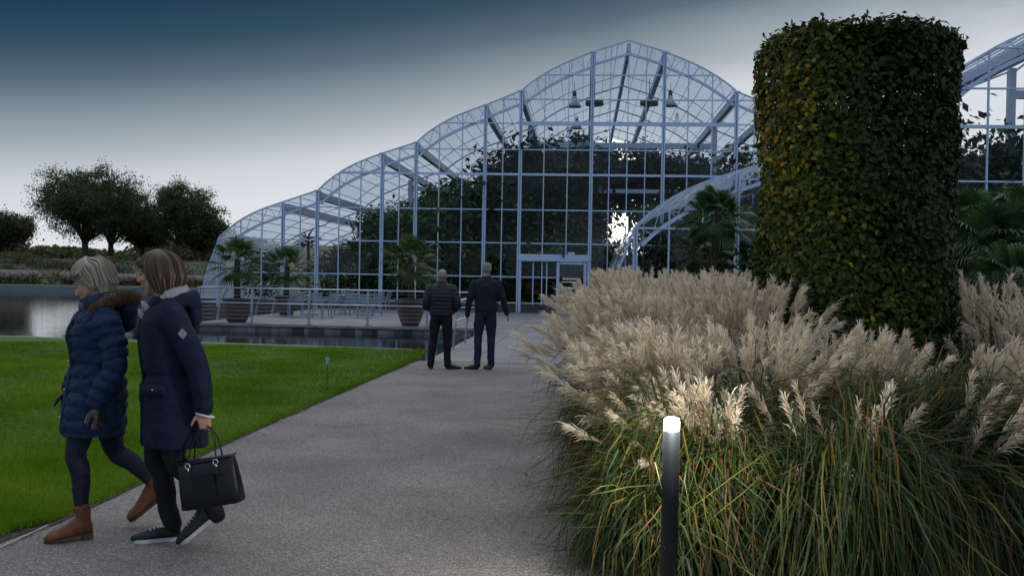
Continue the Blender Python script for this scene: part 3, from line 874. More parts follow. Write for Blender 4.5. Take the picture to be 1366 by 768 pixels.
# ------------------------------------------------------------------ palms
def fan_frond(Vs, Fs, rn, base, dirv, L_pet, L_fan, nl=22, droop=.35, seed=0, wscale=1.0):
    """append one fan frond: petiole + leaflets as ribbons; returns arrays"""
    d = Vector(dirv).normalized(); up = Vector((0, 0, 1))
    side = d.cross(up); side = side.normalized() if side.length > 1e-3 else Vector((1, 0, 0))
    nrm = side.cross(d).normalized()
    P0 = Vector(base); 
    c = P0 + d * L_pet - Vector((0, 0, .12 * L_pet))
    # petiole
    k = 4; P = []
    for i in range(k): 
        t = i / (k - 1); P.append(P0.lerp(c, t) + Vector((0, 0, .06 * L_pet * sin(pi * t))))
    Vs.append((np.array(P), np.full(k, .010 * wscale), np.array(side))); rn.append(.3)
    for j in range(nl):
        a = (j / (nl - 1) - .5) * radians(250)
        ld = (d * cos(a) + side * sin(a) + nrm * (.12 * cos(a))).normalized()
        ln = L_fan * (.72 + .28 * cos(a * .8)) * random.uniform(.92, 1.05)
        P = []
        for i in range(k):
            t = i / (k - 1); P.append(c + ld * (ln * t) - Vector((0, 0, droop * ln * t * t * t * .9)))
        sd = nrm.cross(ld); sd = sd.normalized()
        w = np.array([.006, .020, .014, .001]) * L_fan / .5 * wscale
        Vs.append((np.array(P), w, np.array((sd + nrm * .35).normalized()))); rn.append(random.random())
def fan_palm_crown(nf, L_pet, L_fan, nl=22, seed=1, top=0.0, elev=(-50, 75), droop=.4, wscale=1.0):
    random.seed(seed); Vs = []; rn = []
    for i in range(nf):
        az = i * 2.39996 + random.uniform(-.2, .2); el = radians(elev[0] + (elev[1] - elev[0]) * ((i + .5) / nf)) 
        d = (cos(az) * cos(el), sin(az) * cos(el), sin(el))
        fan_frond(Vs, None, rn, (0, 0, top), d, L_pet * random.uniform(.8, 1.1), L_fan * random.uniform(.85, 1.1), nl, droop=droop, wscale=wscale)
    P = np.stack([v[0] for v in Vs]); Wd = np.stack([v[1] for v in Vs]); Sd = np.stack([v[2] for v in Vs])
    return P, Wd, Sd, np.array(rn)
def potted_palm(px, py, dY, pot_r, pot_h, trunk_top, fr, seed, label, shape):
    p = at(px, py); u, v = toS(p); v = max(v, dY)
    r = empty('potted_palm', S(u, v, .004), 0, label, 'potted palm', 'palms in dark pots on the terrace')
    b = MB(); k = pot_r
    if shape == 'round':
        pr = [(k * .55, 0), (k * .72, pot_h * .08), (k * .92, pot_h * .4), (k * .99, pot_h * .72), (k * .98, pot_h * .93), (k * 1.03, pot_h * .95), (k * 1.03, pot_h), (k * .93, pot_h), (k * .9, pot_h * .9)]
    else:
        pr = [(k * .52, 0), (k * .62, pot_h * .12), (k * .82, pot_h * .45), (k * .93, pot_h * .8), (k * .96, pot_h * .88), (k * 1.04, pot_h * .89), (k * 1.04, pot_h), (k * .94, pot_h), (k * .9, pot_h * .9)]
    b.revolve(pr, n=32, cap1=False); b.build('pot', M['terracotta'], r, True)
    b = MB(); b.revolve([(k * .9, pot_h * .91), (k * .4, pot_h * .94), (.01, pot_h * .95)], n=24, cap0=False); b.build('soil', M['bark'], r)
    b = MB(); P = []; Rr = []
    n = 26
    for i in range(n):
        t = i / (n - 1); z = pot_h * .85 + (trunk_top - pot_h * .85) * t
        P.append((.02 * sin(3 * t + seed), .02 * cos(2 * t), z)); Rr.append((.10 - .012 * t) * (1.0 + .14 * (i % 2)))
    b.tube(P, Rr, 12); b.build('trunk', M['palmtrunk'], r)
    P, Wd, Sd, rn = fan_palm_crown(30, fr * .62, fr * .55, 20, seed, elev=(-55, 80))
    P[:, :, 2] += trunk_top - .02
    ribbons('crown', P, Wd, Sd, M['palmleaf'], r, rn)
potted_palm(316, 429.5, 30.15, .44, .74, 1.92, .95, 3, 'potted fan palm at the left end of the terrace in a wide round pot', 'round')
potted_palm(381, 421, 35.5, .42, .74, 1.80, .95, 5, 'smaller potted fan palm farther back on the terrace beside the chairs', 'tall')
potted_palm(538, 437, 30.25, .48, .80, 2.05, .95, 8, 'potted fan palm in a tapered pot left of the man in the quilted jacket', 'tall')

# ------------------------------------------------------------------ terrace chairs and tables
chair_m = mat('slatted_chair_paint', (.17, .23, .32), .5, color2=(.21, .28, .37), nscale=5)
def make_chair():
    r = empty('terrace_chair')
    b = MB()
    for i in range(7): b.box((0, -.20 + i * .066, .44), (.46, .05, .02))
    b.build('seat', chair_m, r)
    b = MB()
    for i in range(8): b.box((0, .235 + i * .016, .50 + i * .048), (.44, .018, .034))
    b.build('backrest', chair_m, r)
    for sx_ in (-.23, .23):
        b = MB(); b.beam((sx_, -.22, 0), (sx_, -.20, .63), .035, .035); b.build('leg', chair_m, r)
        b = MB(); b.beam((sx_, .27, 0), (sx_, .22, .45), .035, .035); b.beam((sx_, .22, .45), (sx_, .36, .90), .035, .035); b.build('leg', chair_m, r)
        b = MB(); b.box((sx_, .02, .645), (.05, .50, .025)); b.build('armrest', chair_m, r)
    return r
chair0 = make_chair(); ck = tree_of(chair0)
chairs = [(394, 423, 200, 'leftmost slatted chair on the terrace, beside the pot'), (430, 424, 150, 'slatted chair in the middle pair, front of the left table'), (442, 421, 215, 'slatted chair just right of the rail post, behind another'), (466, 418.5, 20, 'slatted chair on the far side of the right table'),
          (472, 422, 170, 'slatted chair in front of the right table'), (486, 424, 185, 'slatted chair beside the right rail post'), (497, 421, 230, 'taller looking slatted chair behind the right rail post'), (509, 417, 260, 'rightmost slatted chair seen edge on')]
for i, (px, py, rz, lb) in enumerate(chairs):
    c = chair0 if i == 0 else copy_tree(chair0, ck)
    p = at(px, py); c.location = (p.x, p.y, .004); c.rotation_euler = (0, 0, radians(rz - 180 + 180))
    tag(c, lb, 'chair', 'slatted chairs on the terrace')
def make_table():
    r = empty('terrace_table')
    b = MB(); b.revolve([(.44, .71), (.45, .715), (.45, .735), (.44, .74)], n=28); b.build('tabletop', mat('pale_tabletop', (.42, .48, .55), .35), r)
    b = MB(); b.tube([(0, 0, .03), (0, 0, .71)], .03); b.build('pedestal', chair_m, r)
    for k in range(3):
        a = k * 2.09; b = MB(); b.beam((0, 0, .06), (.34 * cos(a), .34 * sin(a), .02), .04, .03); b.build('leg', chair_m, r)
    return r
t0 = make_table(); tk = tree_of(t0)
for i, (px, py, lb) in enumerate([(413, 420.5, 'small round table between the leftmost chairs'), (457, 419, 'small round table in the middle of the chairs'), (484, 417, 'small round table at the right among the chairs')]):
    c = t0 if i == 0 else copy_tree(t0, tk); p = at(px, py); c.location = (p.x, p.y, .004)
    tag(c, lb, 'table', 'small tables on the terrace')

# ================================================================== VEGETATION
def branchy(seed, H, R, trunk_h, r0, nl=7, ns=5, crown_c=.62, crown_h=.42):
    """returns trunk MB and clump centres for an open grown tree, base at the origin"""
    rd = random.Random(seed); b = MB(); cl = []
    top = Vector((rd.uniform(-.3, .3), rd.uniform(-.3, .3), trunk_h))
    b.tube([(0, 0, -.3), (0, 0, trunk_h * .15), top * .5 + Vector((.05, 0, 0)), top], [r0 * 1.5, r0 * 1.05, r0 * .9, r0 * .8], 10)
    for i in range(nl):
        az = i * 2.4 + rd.uniform(-.4, .4); el = rd.uniform(.15, 1.3)
        tgt = Vector((cos(az) * cos(el) * R, sin(az) * cos(el) * R, H * crown_c + sin(el) * H * crown_h)) * 1.0
        tgt.z = H * crown_c + (sin(el) * 1.0 - .25) * H * crown_h
        P = [top * rd.uniform(.75, 1)]
        for k in range(1, 5):
            t = k / 4; q_ = P[0].lerp(tgt, t); q_ += Vector((rd.uniform(-1, 1), rd.uniform(-1, 1), rd.uniform(-.2, 1) + 1.0 * sin(pi * t))) * R * .07
            P.append(q_)
        b.tube(P, [r0 * .5, r0 * .38, r0 * .27, r0 * .16, r0 * .06], 6)
        for k in range(1, 5):
            for j in range(ns if k > 1 else 1):
                d = Vector((rd.gauss(0, 1), rd.gauss(0, 1), rd.gauss(.15, .7))).normalized() * R * rd.uniform(.2, .42)
                e_ = P[k] + d
                m_ = P[k].lerp(e_, .5) + Vector((0, 0, .1))
                b.tube([P[k], m_, e_], [r0 * .14, r0 * .08, r0 * .03], 4)
                cl.append(e_); cl.append(m_)
    return b, cl
def foliage_of(cl, per, rad, size, seed=0, up=.3, flat=.7):
    r_ = np.random.default_rng(seed); C = []; Nn = []
    for c in cl:
        k = int(per * r_.uniform(.5, 1.4)); p = r_.normal(size=(k, 3)) * rad * r_.uniform(.6, 1.2) * np.array([1, 1, flat])
        C.append(np.array(c) + p); Nn.append(norm(p) + r_.normal(size=(k, 3)) * .7 + np.array([0, 0, up]))
    C = np.concatenate(C); Nn = np.concatenate(Nn)
    return C, Nn, r_.uniform(.7, 1.3, len(C)) * size
def tree(name, loc, H, R, seed, label, cat='tree', leaf='oakleaf', fill=0, trunk_h=None, r0=.4, per=55, rad=.7, size=.22, nl=8, ns=5, group=None, autumn=.15, tilt=0, cc=.62, chh=.42):
    r = empty(name, loc, 0, label, cat, group)
    b, cl = branchy(seed, H, R, trunk_h or H * .22, r0, nl, ns, cc, chh)
    b.build('trunk', M['bark'], r, True)
    rf = random.Random(seed + 5)
    for i in range(fill):
        d = Vector((rf.gauss(0, 1), rf.gauss(0, 1), rf.gauss(.15, .8))).normalized() * rf.uniform(.55, 1.0); cl.append(Vector((d.x * R * (1 + .12 * sin(i)), d.y * R, H * .60 + d.z * H * .37)))
    C, Nn, s_ = foliage_of(cl, per, rad, size, seed)
    rr = rng.random(len(C)) * .75 + autumn * np.clip((C[:, 2] / H - .45) * 2, 0, 1) * rng.random(len(C)) * 2
    leaves('crown', C, Nn, s_, M[leaf], r, rr)
    return r
def gp(px, Y):   # bank ground point at pixel column px
    d = ray(px, 360); t = Y / d.y; x = d.x * t
    z = .18 + 2.6 * min(1, max(0, (Y - 84)) / 34)
    return Vector((x, Y, z - .1))
tree('oak_tree', gp(114, 118), 10.6, 6.3, 21, 'tallest broad oak left of centre beyond the pond', fill=190, trunk_h=2.2, r0=.42, per=44, rad=.50, size=.13, nl=15, ns=7, cc=.58, chh=.44, group='oaks beyond the pond')
tree('oak_tree', gp(146, 124), 10.0, 5.6, 5, 'second oak trunk right behind the tallest oak', fill=120, trunk_h=2.2, r0=.38, per=38, rad=.5, size=.13, nl=11, ns=6, cc=.56, chh=.45, group='oaks beyond the pond')
tree('oak_tree', gp(237, 121), 9.4, 4.3, 33, 'narrower oak nearest the glasshouse beyond the pond', fill=130, trunk_h=2.0, r0=.38, per=42, rad=.45, size=.13, nl=12, ns=7, cc=.54, chh=.48, group='oaks beyond the pond')
tree('oak_tree', gp(8, 122), 5.6, 2.6, 12, 'smaller tree at the left edge beyond the pond', trunk_h=1.6, r0=.3, per=60, rad=.5, size=.15, nl=8, ns=5, group='oaks beyond the pond')
tree('oak_tree', gp(188, 130), 6.4, 3.0, 15, 'rounded tree between the two large oaks', trunk_h=1.6, r0=.3, per=70, rad=.65, size=.19, nl=8, ns=6, group='oaks beyond the pond')
tree('oak_tree', gp(272, 126), 5.4, 3.0, 16, 'low tree touching the left end of the glasshouse', trunk_h=1.4, r0=.3, per=60, rad=.6, size=.19, nl=8, ns=5, group='oaks beyond the pond')
tree('oak_tree', gp(-8, 140), 4.0, 3.2, 17, 'low rounded tree farther off behind the left oaks', trunk_h=1.4, r0=.3, per=70, rad=.9, size=.25, nl=8, ns=5, group='oaks beyond the pond')

def mass(name, boxes, per_m3, size, leafm, label, cat, group=None, kind=None, seed=1, parent=None, boxy=False):
    """foliage filling a list of ellipsoid lumps (cx,cy,cz,rx,ry,rz)"""
    r_ = np.random.default_rng(seed); C = []; Nn = []
    for (cx, cy, cz, rx, ry, rz) in boxes:
        k = int(per_m3 * (rx * ry + ry * rz + rx * rz))
        if boxy:
            p = r_.uniform(-1, 1, (k, 3)); ax = r_.integers(0, 3, k); sg = np.sign(r_.normal(size=k)); p[np.arange(k), ax] = sg; nn = np.zeros((k, 3)); nn[np.arange(k), ax] = sg
        else:
            d = norm(r_.normal(size=(k, 3))); p = d * (r_.uniform(.55, 1, (k, 1))); nn = d
        C.append(np.array([cx, cy, cz]) + p * np.array([rx, ry, rz])); Nn.append(nn + r_.normal(size=(k, 3)) * .6)
    C = np.concatenate(C); Nn = np.concatenate(Nn)
    o = leaves(name, C, Nn, r_.uniform(.6, 1.3, len(C)) * size, M[leafm] if isinstance(leafm, str) else leafm, parent)
    if label: tag(o, label, cat, group, kind)
    return o
# distant wood behind the oaks
lumps = [(x, 175 + 8 * sin(x), 3.0 + 1.0 * sin(x * .37), 9, 5, 3.0 + 1.2 * sin(x * .9)) for x in np.arange(-190, 150, 8)]
mass('woodland', lumps, 30, .55, 'oakleaf', 'far dark belt of woodland behind the oaks', 'woodland', kind='stuff', seed=4)
hedge_m = mat('hedge_leaf', rough=.6, attr=[(0, (.012, .028, .016)), (.7, (.025, .05, .022)), (1, (.05, .075, .03))])
hl = [(52, 90, .95, 'clipped box hedge in front of the oaks', 2.9, .62), (150, 101, 1.9, 'long low hedge behind the ornamental grasses', 15, .4), (10, 86, .55, 'low dark hedge strip at the far left bank', 11, .3)]
for i, (px, Y, z, lb, rx, rz) in enumerate(hl):
    g = gp(px, Y); mass('hedge', [(g.x, g.y, g.z + rz, rx, .6, rz)], 330, .09, hedge_m, lb, 'hedge', 'clipped hedges on the far bank', seed=30 + i, boxy=True)
ysh = mat('yellow_shrub_leaf', rough=.6, attr=[(0, (.06, .06, .02)), (.6, (.12, .11, .035)), (1, (.2, .17, .06))], transl=.2)
gsh = mat('grey_shrub_leaf', rough=.6, attr=[(0, (.05, .065, .055)), (.6, (.09, .11, .09)), (1, (.14, .15, .13))])
tsh = mat('tawny_shrub_leaf', rough=.7, attr=[(0, (.06, .045, .03)), (.6, (.12, .09, .06)), (1, (.2, .16, .11))])
shr = [(6, 92, 1.2, .75, ysh, 'yellowing shrub left of the clipped hedge'), (108, 95, 1.2, .7, gsh, 'grey green shrub right of the clipped hedge'), (60, 104, 2.6, .65, tsh, 'tawny shrub above the clipped hedge'), (160, 98, 1.3, .7, gsh, 'grey green shrub behind the blonde woman'),
       (172, 88, 1.0, .7, tsh, 'tawny shrub seen between the two women'), (240, 92, 1.6, .8, tsh, 'brown shrub close to the glasshouse'), (262, 86, 1.2, .75, gsh, 'low shrub against the end of the glasshouse'), (215, 97, 1.3, .8, ysh, 'yellow green shrub behind the brown haired woman'), (130, 108, 2.8, .7, tsh, 'long tawny shrub under the oaks'), (20, 110, 3.2, .8, ysh, 'wide pale shrub at the far left under the trees'), (85, 88, .8, .6, tsh, 'small tawny shrub beside the hedge end'), (285, 90, 1.4, .9, hedge_m, 'dark shrub at the left corner of the glasshouse')]
for i, (px, Y, rx, rz, mm, lb) in enumerate(shr):
    g = gp(px, Y); mass('shrub', [(g.x, g.y, g.z + rz * .7, rx, .8, rz), (g.x + rx * .5, g.y, g.z + rz * .5, rx * .7, .7, rz * .7)], 220, .11, mm, lb, 'shrub', 'shrubs on the far bank', seed=50 + i)
def reed_band(x0, x1, Y, h, n, label, seed, dens=1):
    r_ = np.random.default_rng(seed)
    X = r_.uniform(x0, x1, n); Yv = Y + r_.normal(0, .5, n); z0 = .15 + 2.6 * np.clip((Yv - 84) / 34, 0, 1)
    hh = h * r_.uniform(.7, 1.1, n); lean = r_.normal(0, .15, (n, 2))
    P = np.stack([np.stack([X + lean[:, 0] * t * t, Yv + lean[:, 1] * t * t, z0 + hh * t], 1) for t in (0, .55, .8, 1.0)], 1)
    Wd = np.tile(np.array([.03, .02, .075, .02]), (n, 1)) * r_.uniform(.7, 1.4, (n, 1)); Sd = norm(np.stack([np.ones(n), r_.normal(0, .4, n), np.zeros(n)], 1))
    V, F = ribbons_VF(P, Wd, Sd); rn = np.tile(np.array([0, .5, .9]), n) * .8 + np.repeat(r_.random(n), 3) * .2
    tag(np_obj('ornamental_grass', V, F, M_bandgrass, None, rn), label, 'grass', kind='stuff')
M_bandgrass = mat('band_grass', rough=.8, attr=[(0, (.05, .04, .025)), (.42, (.13, .09, .07)), (.7, (.34, .29, .27)), (1, (.50, .45, .43))], transl=.3)
a_, c_ = gp(-40, 82), gp(48, 82)
reed_band(a_.x, c_.x, 82, 1.15, 2600, 'pale plumed grass band on the far pond bank, left', 71)
a_, c_ = gp(88, 82), gp(108, 82); reed_band(a_.x, c_.x, 82, 1.1, 500, 'short pale plumed grass patch on the far bank left of the blonde woman', 72)
a_, c_ = gp(150, 83), gp(300, 83); reed_band(a_.x, c_.x, 83, 1.0, 2600, 'pale grass band on the far bank toward the glasshouse', 73)
g = gp(-60, 80); g2 = gp(300, 80)
mass('bank_planting', [(x, 81 + sin(x), .5, 1.6, .7, .5 + .12 * sin(x * 2)) for x in np.arange(g.x, g2.x, 1.3)], 60, .12, 'oakleaf', 'low dark planting along the far pond edge', 'planting', kind='stuff', seed=9)

# ------------------------------------------------------------------ plants within the glasshouse
def inside_tree(src, u, v, sc, rz, label, scz=1.0):
    t = src if src.get('label') is None else copy_tree(src, tree_of(src))
    t.location = S(u, v); t.rotation_euler = (0, 0, rz); t.scale = (sc, sc, sc * scz)
    tag(t, label, 'tree', 'trees growing inside the glasshouse'); return t
def proto_tree(seed, H, R, lf='darkleaf'):
    r = empty('indoor_tree'); b, cl = branchy(seed, H, R, H * .18, .13, 8, 4, .52, .5)
    # low foliage as well
    rd = random.Random(seed)
    for i in range(26): cl.append(Vector((rd.gauss(0, R * .5), rd.gauss(0, R * .4), rd.uniform(.3, H * .45))))
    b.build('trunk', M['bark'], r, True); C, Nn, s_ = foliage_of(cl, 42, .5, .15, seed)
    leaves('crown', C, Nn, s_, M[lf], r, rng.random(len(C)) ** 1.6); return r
pa, pb, pc = proto_tree(3, 7.2, 2.5), proto_tree(8, 5.6, 2.2, 'litleaf'), proto_tree(13, 4.4, 2.0, 'litleaf')
def uv_of(px, Y):
    d = ray(px, 370); t = Y / d.y; return toS(Vector((d.x * t, Y, 0)))
spots = [(pa, 714, 47.5, 1.2, 0, 'tallest dark tree inside, left of the ridge above the door'), (pb, 636, 47, 1.15, 1, 'bushy tree inside the glass above the man in the dark sweater'), (pc, 575, 46.6, 1.0, 2, 'rounded tree inside, right of the third stepped post'),
         (pa, 962, 49, 1.05, 2.6, 'tall hazy tree inside, right of the ridge'), (pb, 700, 50, 1.25, 3, 'tree deeper inside between the two central posts'), (pc, 520, 48, 1.0, 1.3, 'short tree inside behind the second arch'),
         (pa, 960, 52, 1.25, 4, 'tall tree inside near the wing roof'), (pb, 914, 47.3, 1.0, 5, 'tree inside just behind the glass right of the bright gap'), (pc, 735, 46.6, .95, .7, 'low tree directly behind the entrance door'),
         (pb, 600, 52, 1.15, 2.2, 'tree deep inside behind the third arch'), (pc, 660, 46.3, .9, 5.2, 'low leafy tree inside beside the tall post'), (pa, 1000, 56, 1.1, 1.9, 'tall tree far inside at the right'),
         (pa, 730, 56, 1.3, 2.9, 'tall tree far inside behind the central posts'), (pc, 780, 46.2, .75, 3.3, 'low tree inside left of the bright gap'), (pb, 940, 46.8, .95, .2, 'tree inside behind the curve of the nearer wing'), (pa, 660, 60, 1.15, .4, 'tree in the farthest part of the house, left'),
         (pb, 555, 58, 1.1, .9, 'tree far inside at the left arches'), (pb, 800, 60, .55, 1.7, 'low tree far inside below the bright gap'), (pa, 935, 62, 1.25, 1.2, 'tallest tree at the far end of the house, right of the ridge'), (pa, 975, 66, 1.1, 2.2, 'high tree at the far end behind the right arch'), (pa, 722, 70, 1.3, 3.9, 'high tree at the very back below the ridge')]
for src, px, Y, sc_, rz, lb in spots:
    u, v = uv_of(px, Y); inside_tree(src, u, v, sc_, rz, lb)
u, v = uv_of(838, 54)
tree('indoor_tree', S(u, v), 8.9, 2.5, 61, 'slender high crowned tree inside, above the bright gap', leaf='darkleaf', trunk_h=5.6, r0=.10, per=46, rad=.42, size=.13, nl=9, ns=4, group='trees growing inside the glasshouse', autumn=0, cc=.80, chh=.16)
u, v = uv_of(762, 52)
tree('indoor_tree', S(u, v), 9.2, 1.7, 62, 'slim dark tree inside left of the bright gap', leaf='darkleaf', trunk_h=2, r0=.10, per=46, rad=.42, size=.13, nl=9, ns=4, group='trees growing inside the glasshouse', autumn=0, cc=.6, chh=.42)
# low undergrowth behind the glass
r_ = np.random.default_rng(5); lum = []
for x in np.arange(-11.5, 21, .8):
    p = S(x, 45.3 + r_.uniform(0, 1.6)); h = r_.uniform(.7, 1.5); lum.append((p.x, p.y, h * .8, .8, .7, h))
for x in np.arange(-14, 21, 1.4):
    p = S(x, 62 + r_.uniform(0, 3)); h = r_.uniform(1.6, 2.4); lum.append((p.x, p.y, h * .8, 1.3, .9, h))
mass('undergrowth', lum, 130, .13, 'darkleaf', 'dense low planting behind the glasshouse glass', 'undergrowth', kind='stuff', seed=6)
for i, (px, py, Y, c, lb) in enumerate([(717, 390, 44.6, (.35, .03, .02), 'red flowering plant inside beside the door'), (708, 381, 44.8, (.40, .22, .02), 'yellow flowers inside left of the red ones')]):
    p = atY(px, py, Y)
    mass('flowering_plant', [(p.x, p.y, p.z, .22, .15, .16)], 900, .045, mat('petals', c, .6), lb, 'plant', seed=80 + i)
    
# yucca like spiky plants and a wide shrub in the left bays
def spiky(px, Y, H, n, Lf, label, seed, mm='palmleaf'):
    r_ = np.random.default_rng(seed); u, v = uv_of(px, Y); r = empty('spiky_plant', S(u, v), 0, label, 'plant', 'spiky plants inside the left bays')
    b = MB(); b.tube([(0, 0, 0), (.05, 0, H * .6), (0, 0, H)], [.10, .08, .07], 8); b.build('stem', M['palmtrunk'], r)
    az = r_.random(n) * 2 * pi; el = np.arcsin(r_.uniform(-.3, 1, n)); ln = Lf * r_.uniform(.75, 1.15, n)
    d = np.stack([np.cos(az) * np.cos(el), np.sin(az) * np.cos(el), np.sin(el)], 1)
    b0 = np.stack([np.zeros(n), np.zeros(n), H - r_.uniform(0, .5, n)], 1)
    P = np.stack([b0 + d * (ln * t)[:, None] - np.array([0, 0, 1]) * (ln * .3 * t ** 3)[:, None] for t in (0, .33, .66, 1)], 1)
    Wd = np.tile(np.array([.02, .035, .025, .002]), (n, 1)); Sd = norm(np.cross(d, r_.normal(size=(n, 3))))
    ribbons('crown', P, Wd, Sd, M[mm], r)
spiky(452, 46.2, 2.3, 150, 1.5, 'large spiky plant inside behind the terrace chairs', 1)
spiky(476, 47, 2.9, 120, 1.3, 'taller spiky plant inside right of the large one', 2)
spiky(352, 46.5, 1.7, 150, 1.1, 'spiky plant inside between the two left potted palms', 3)
spiky(410, 50, 3.4, 60, .9, 'thin high spiky plant deeper inside the left arch', 4)
u, v = uv_of(425, 45.6); p = S(u, v)
mass('shrub', [(p.x, p.y, 1.2, 1.0, .7, 1.3), (p.x + .7, p.y, .9, .7, .6, 1.0)], 260, .09, 'palmleaf', 'feathery green shrub inside behind the small potted palm', 'shrub', seed=91)
u, v = uv_of(350, 45.6); p = S(u, v)
mass('shrub', [(p.x, p.y, 1.4, 1.1, .6, 1.3)], 240, .12, 'darkleaf', 'dark shrub inside between the two left palms', 'shrub', seed=92)

# ------------------------------------------------------------------ clipped beech column
def beech():
    cx, cy = 2.93, 8.6; A, B_, H = .80, .79, 3.60
    r = empty('beech_column', (cx, cy, 0), 0, 'tall clipped beech column with dark green and yellowing leaves rising from the grasses', 'topiary')
    r_ = np.random.default_rng(3)
    b = MB(); b.tube([(0, 0, -.1), (.02, 0, 1.5), (0, .02, 3.3)], [.10, .08, .03], 8)
    for i in range(60):
        z = r_.uniform(.4, 3.5); a = r_.random() * 2 * pi; k = r_.uniform(.55, .95); b.tube([(0, 0, z - .2), (A * k * .5 * cos(a), B_ * k * .5 * sin(a), z), (A * k * cos(a), B_ * k * sin(a), z + .15)], [.018, .012, .005], 4)
    b.build('trunk', M['bark'], r)
    n = 52000
    a = r_.random(n) * 2 * pi; z = r_.uniform(.3, H, n); rr = 1 - np.abs(r_.normal(0, .09, n)) ; rr[: n // 3] = r_.uniform(.3, .95, n // 3)
    bulge = 1 + .035 * np.sin(z * 2.3 + a * 2) + .03 * np.sin(a * 5 + z * 4) + .03 * np.clip(z / H, 0, 1) - .02
    c, s_ = np.cos(a), np.sin(a); pw = .8
    X = np.sign(c) * np.abs(c) ** pw * A * rr * bulge; Y = np.sign(s_) * np.abs(s_) ** pw * B_ * rr * bulge
    C = np.stack([X, Y, z], 1); Nn = np.stack([c, s_, np.full(n, .25)], 1)
    m = 11000; ta = r_.random(m) * 2 * pi; tr = np.sqrt(r_.random(m)); T = np.stack([np.cos(ta) * tr * A, np.sin(ta) * tr * B_, H - .06 * tr ** 6 + .015 * np.sin(np.cos(ta) * tr * 7) + r_.normal(0, .045, m)], 1)
    C = np.concatenate([C, T]); Nn = np.concatenate([Nn, np.tile([0, 0, 1.0], (m, 1))])
    ncl = 90; ci = r_.integers(0, len(C), ncl)
    Nn = Nn + r_.normal(size=Nn.shape) * .55
    sz = r_.uniform(.019, .040, len(C))
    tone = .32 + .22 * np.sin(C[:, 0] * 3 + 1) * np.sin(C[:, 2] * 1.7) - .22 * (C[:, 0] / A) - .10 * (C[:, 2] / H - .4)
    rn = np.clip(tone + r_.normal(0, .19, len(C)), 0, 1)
    # sprigs on top and at the rim
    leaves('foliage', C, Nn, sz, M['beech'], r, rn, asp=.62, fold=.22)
    P = []; 
    for i in range(60):
        ang = r_.random() * 2 * pi; q_ = r_.uniform(.2, 1.0); x0, y0 = np.cos(ang) * A * q_, np.sin(ang) * B_ * q_; ll = r_.uniform(.06, .16)
        dd = norm(np.array([np.cos(ang) * .5 + r_.normal(0, .3), np.sin(ang) * .5, 1.0])); P.append([[x0, y0, H - .05], list(np.array([x0, y0, H]) + dd * ll * .5), list(np.array([x0, y0, H]) + dd * ll)])
    P = np.array(P); ribbons('twigs', P, np.full((60, 3), .003), np.tile([1.0, 0, 0], (60, 1)), M['bark'], r)
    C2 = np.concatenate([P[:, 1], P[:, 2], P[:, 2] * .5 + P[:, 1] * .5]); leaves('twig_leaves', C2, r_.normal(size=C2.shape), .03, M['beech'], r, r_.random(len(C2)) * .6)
beech()

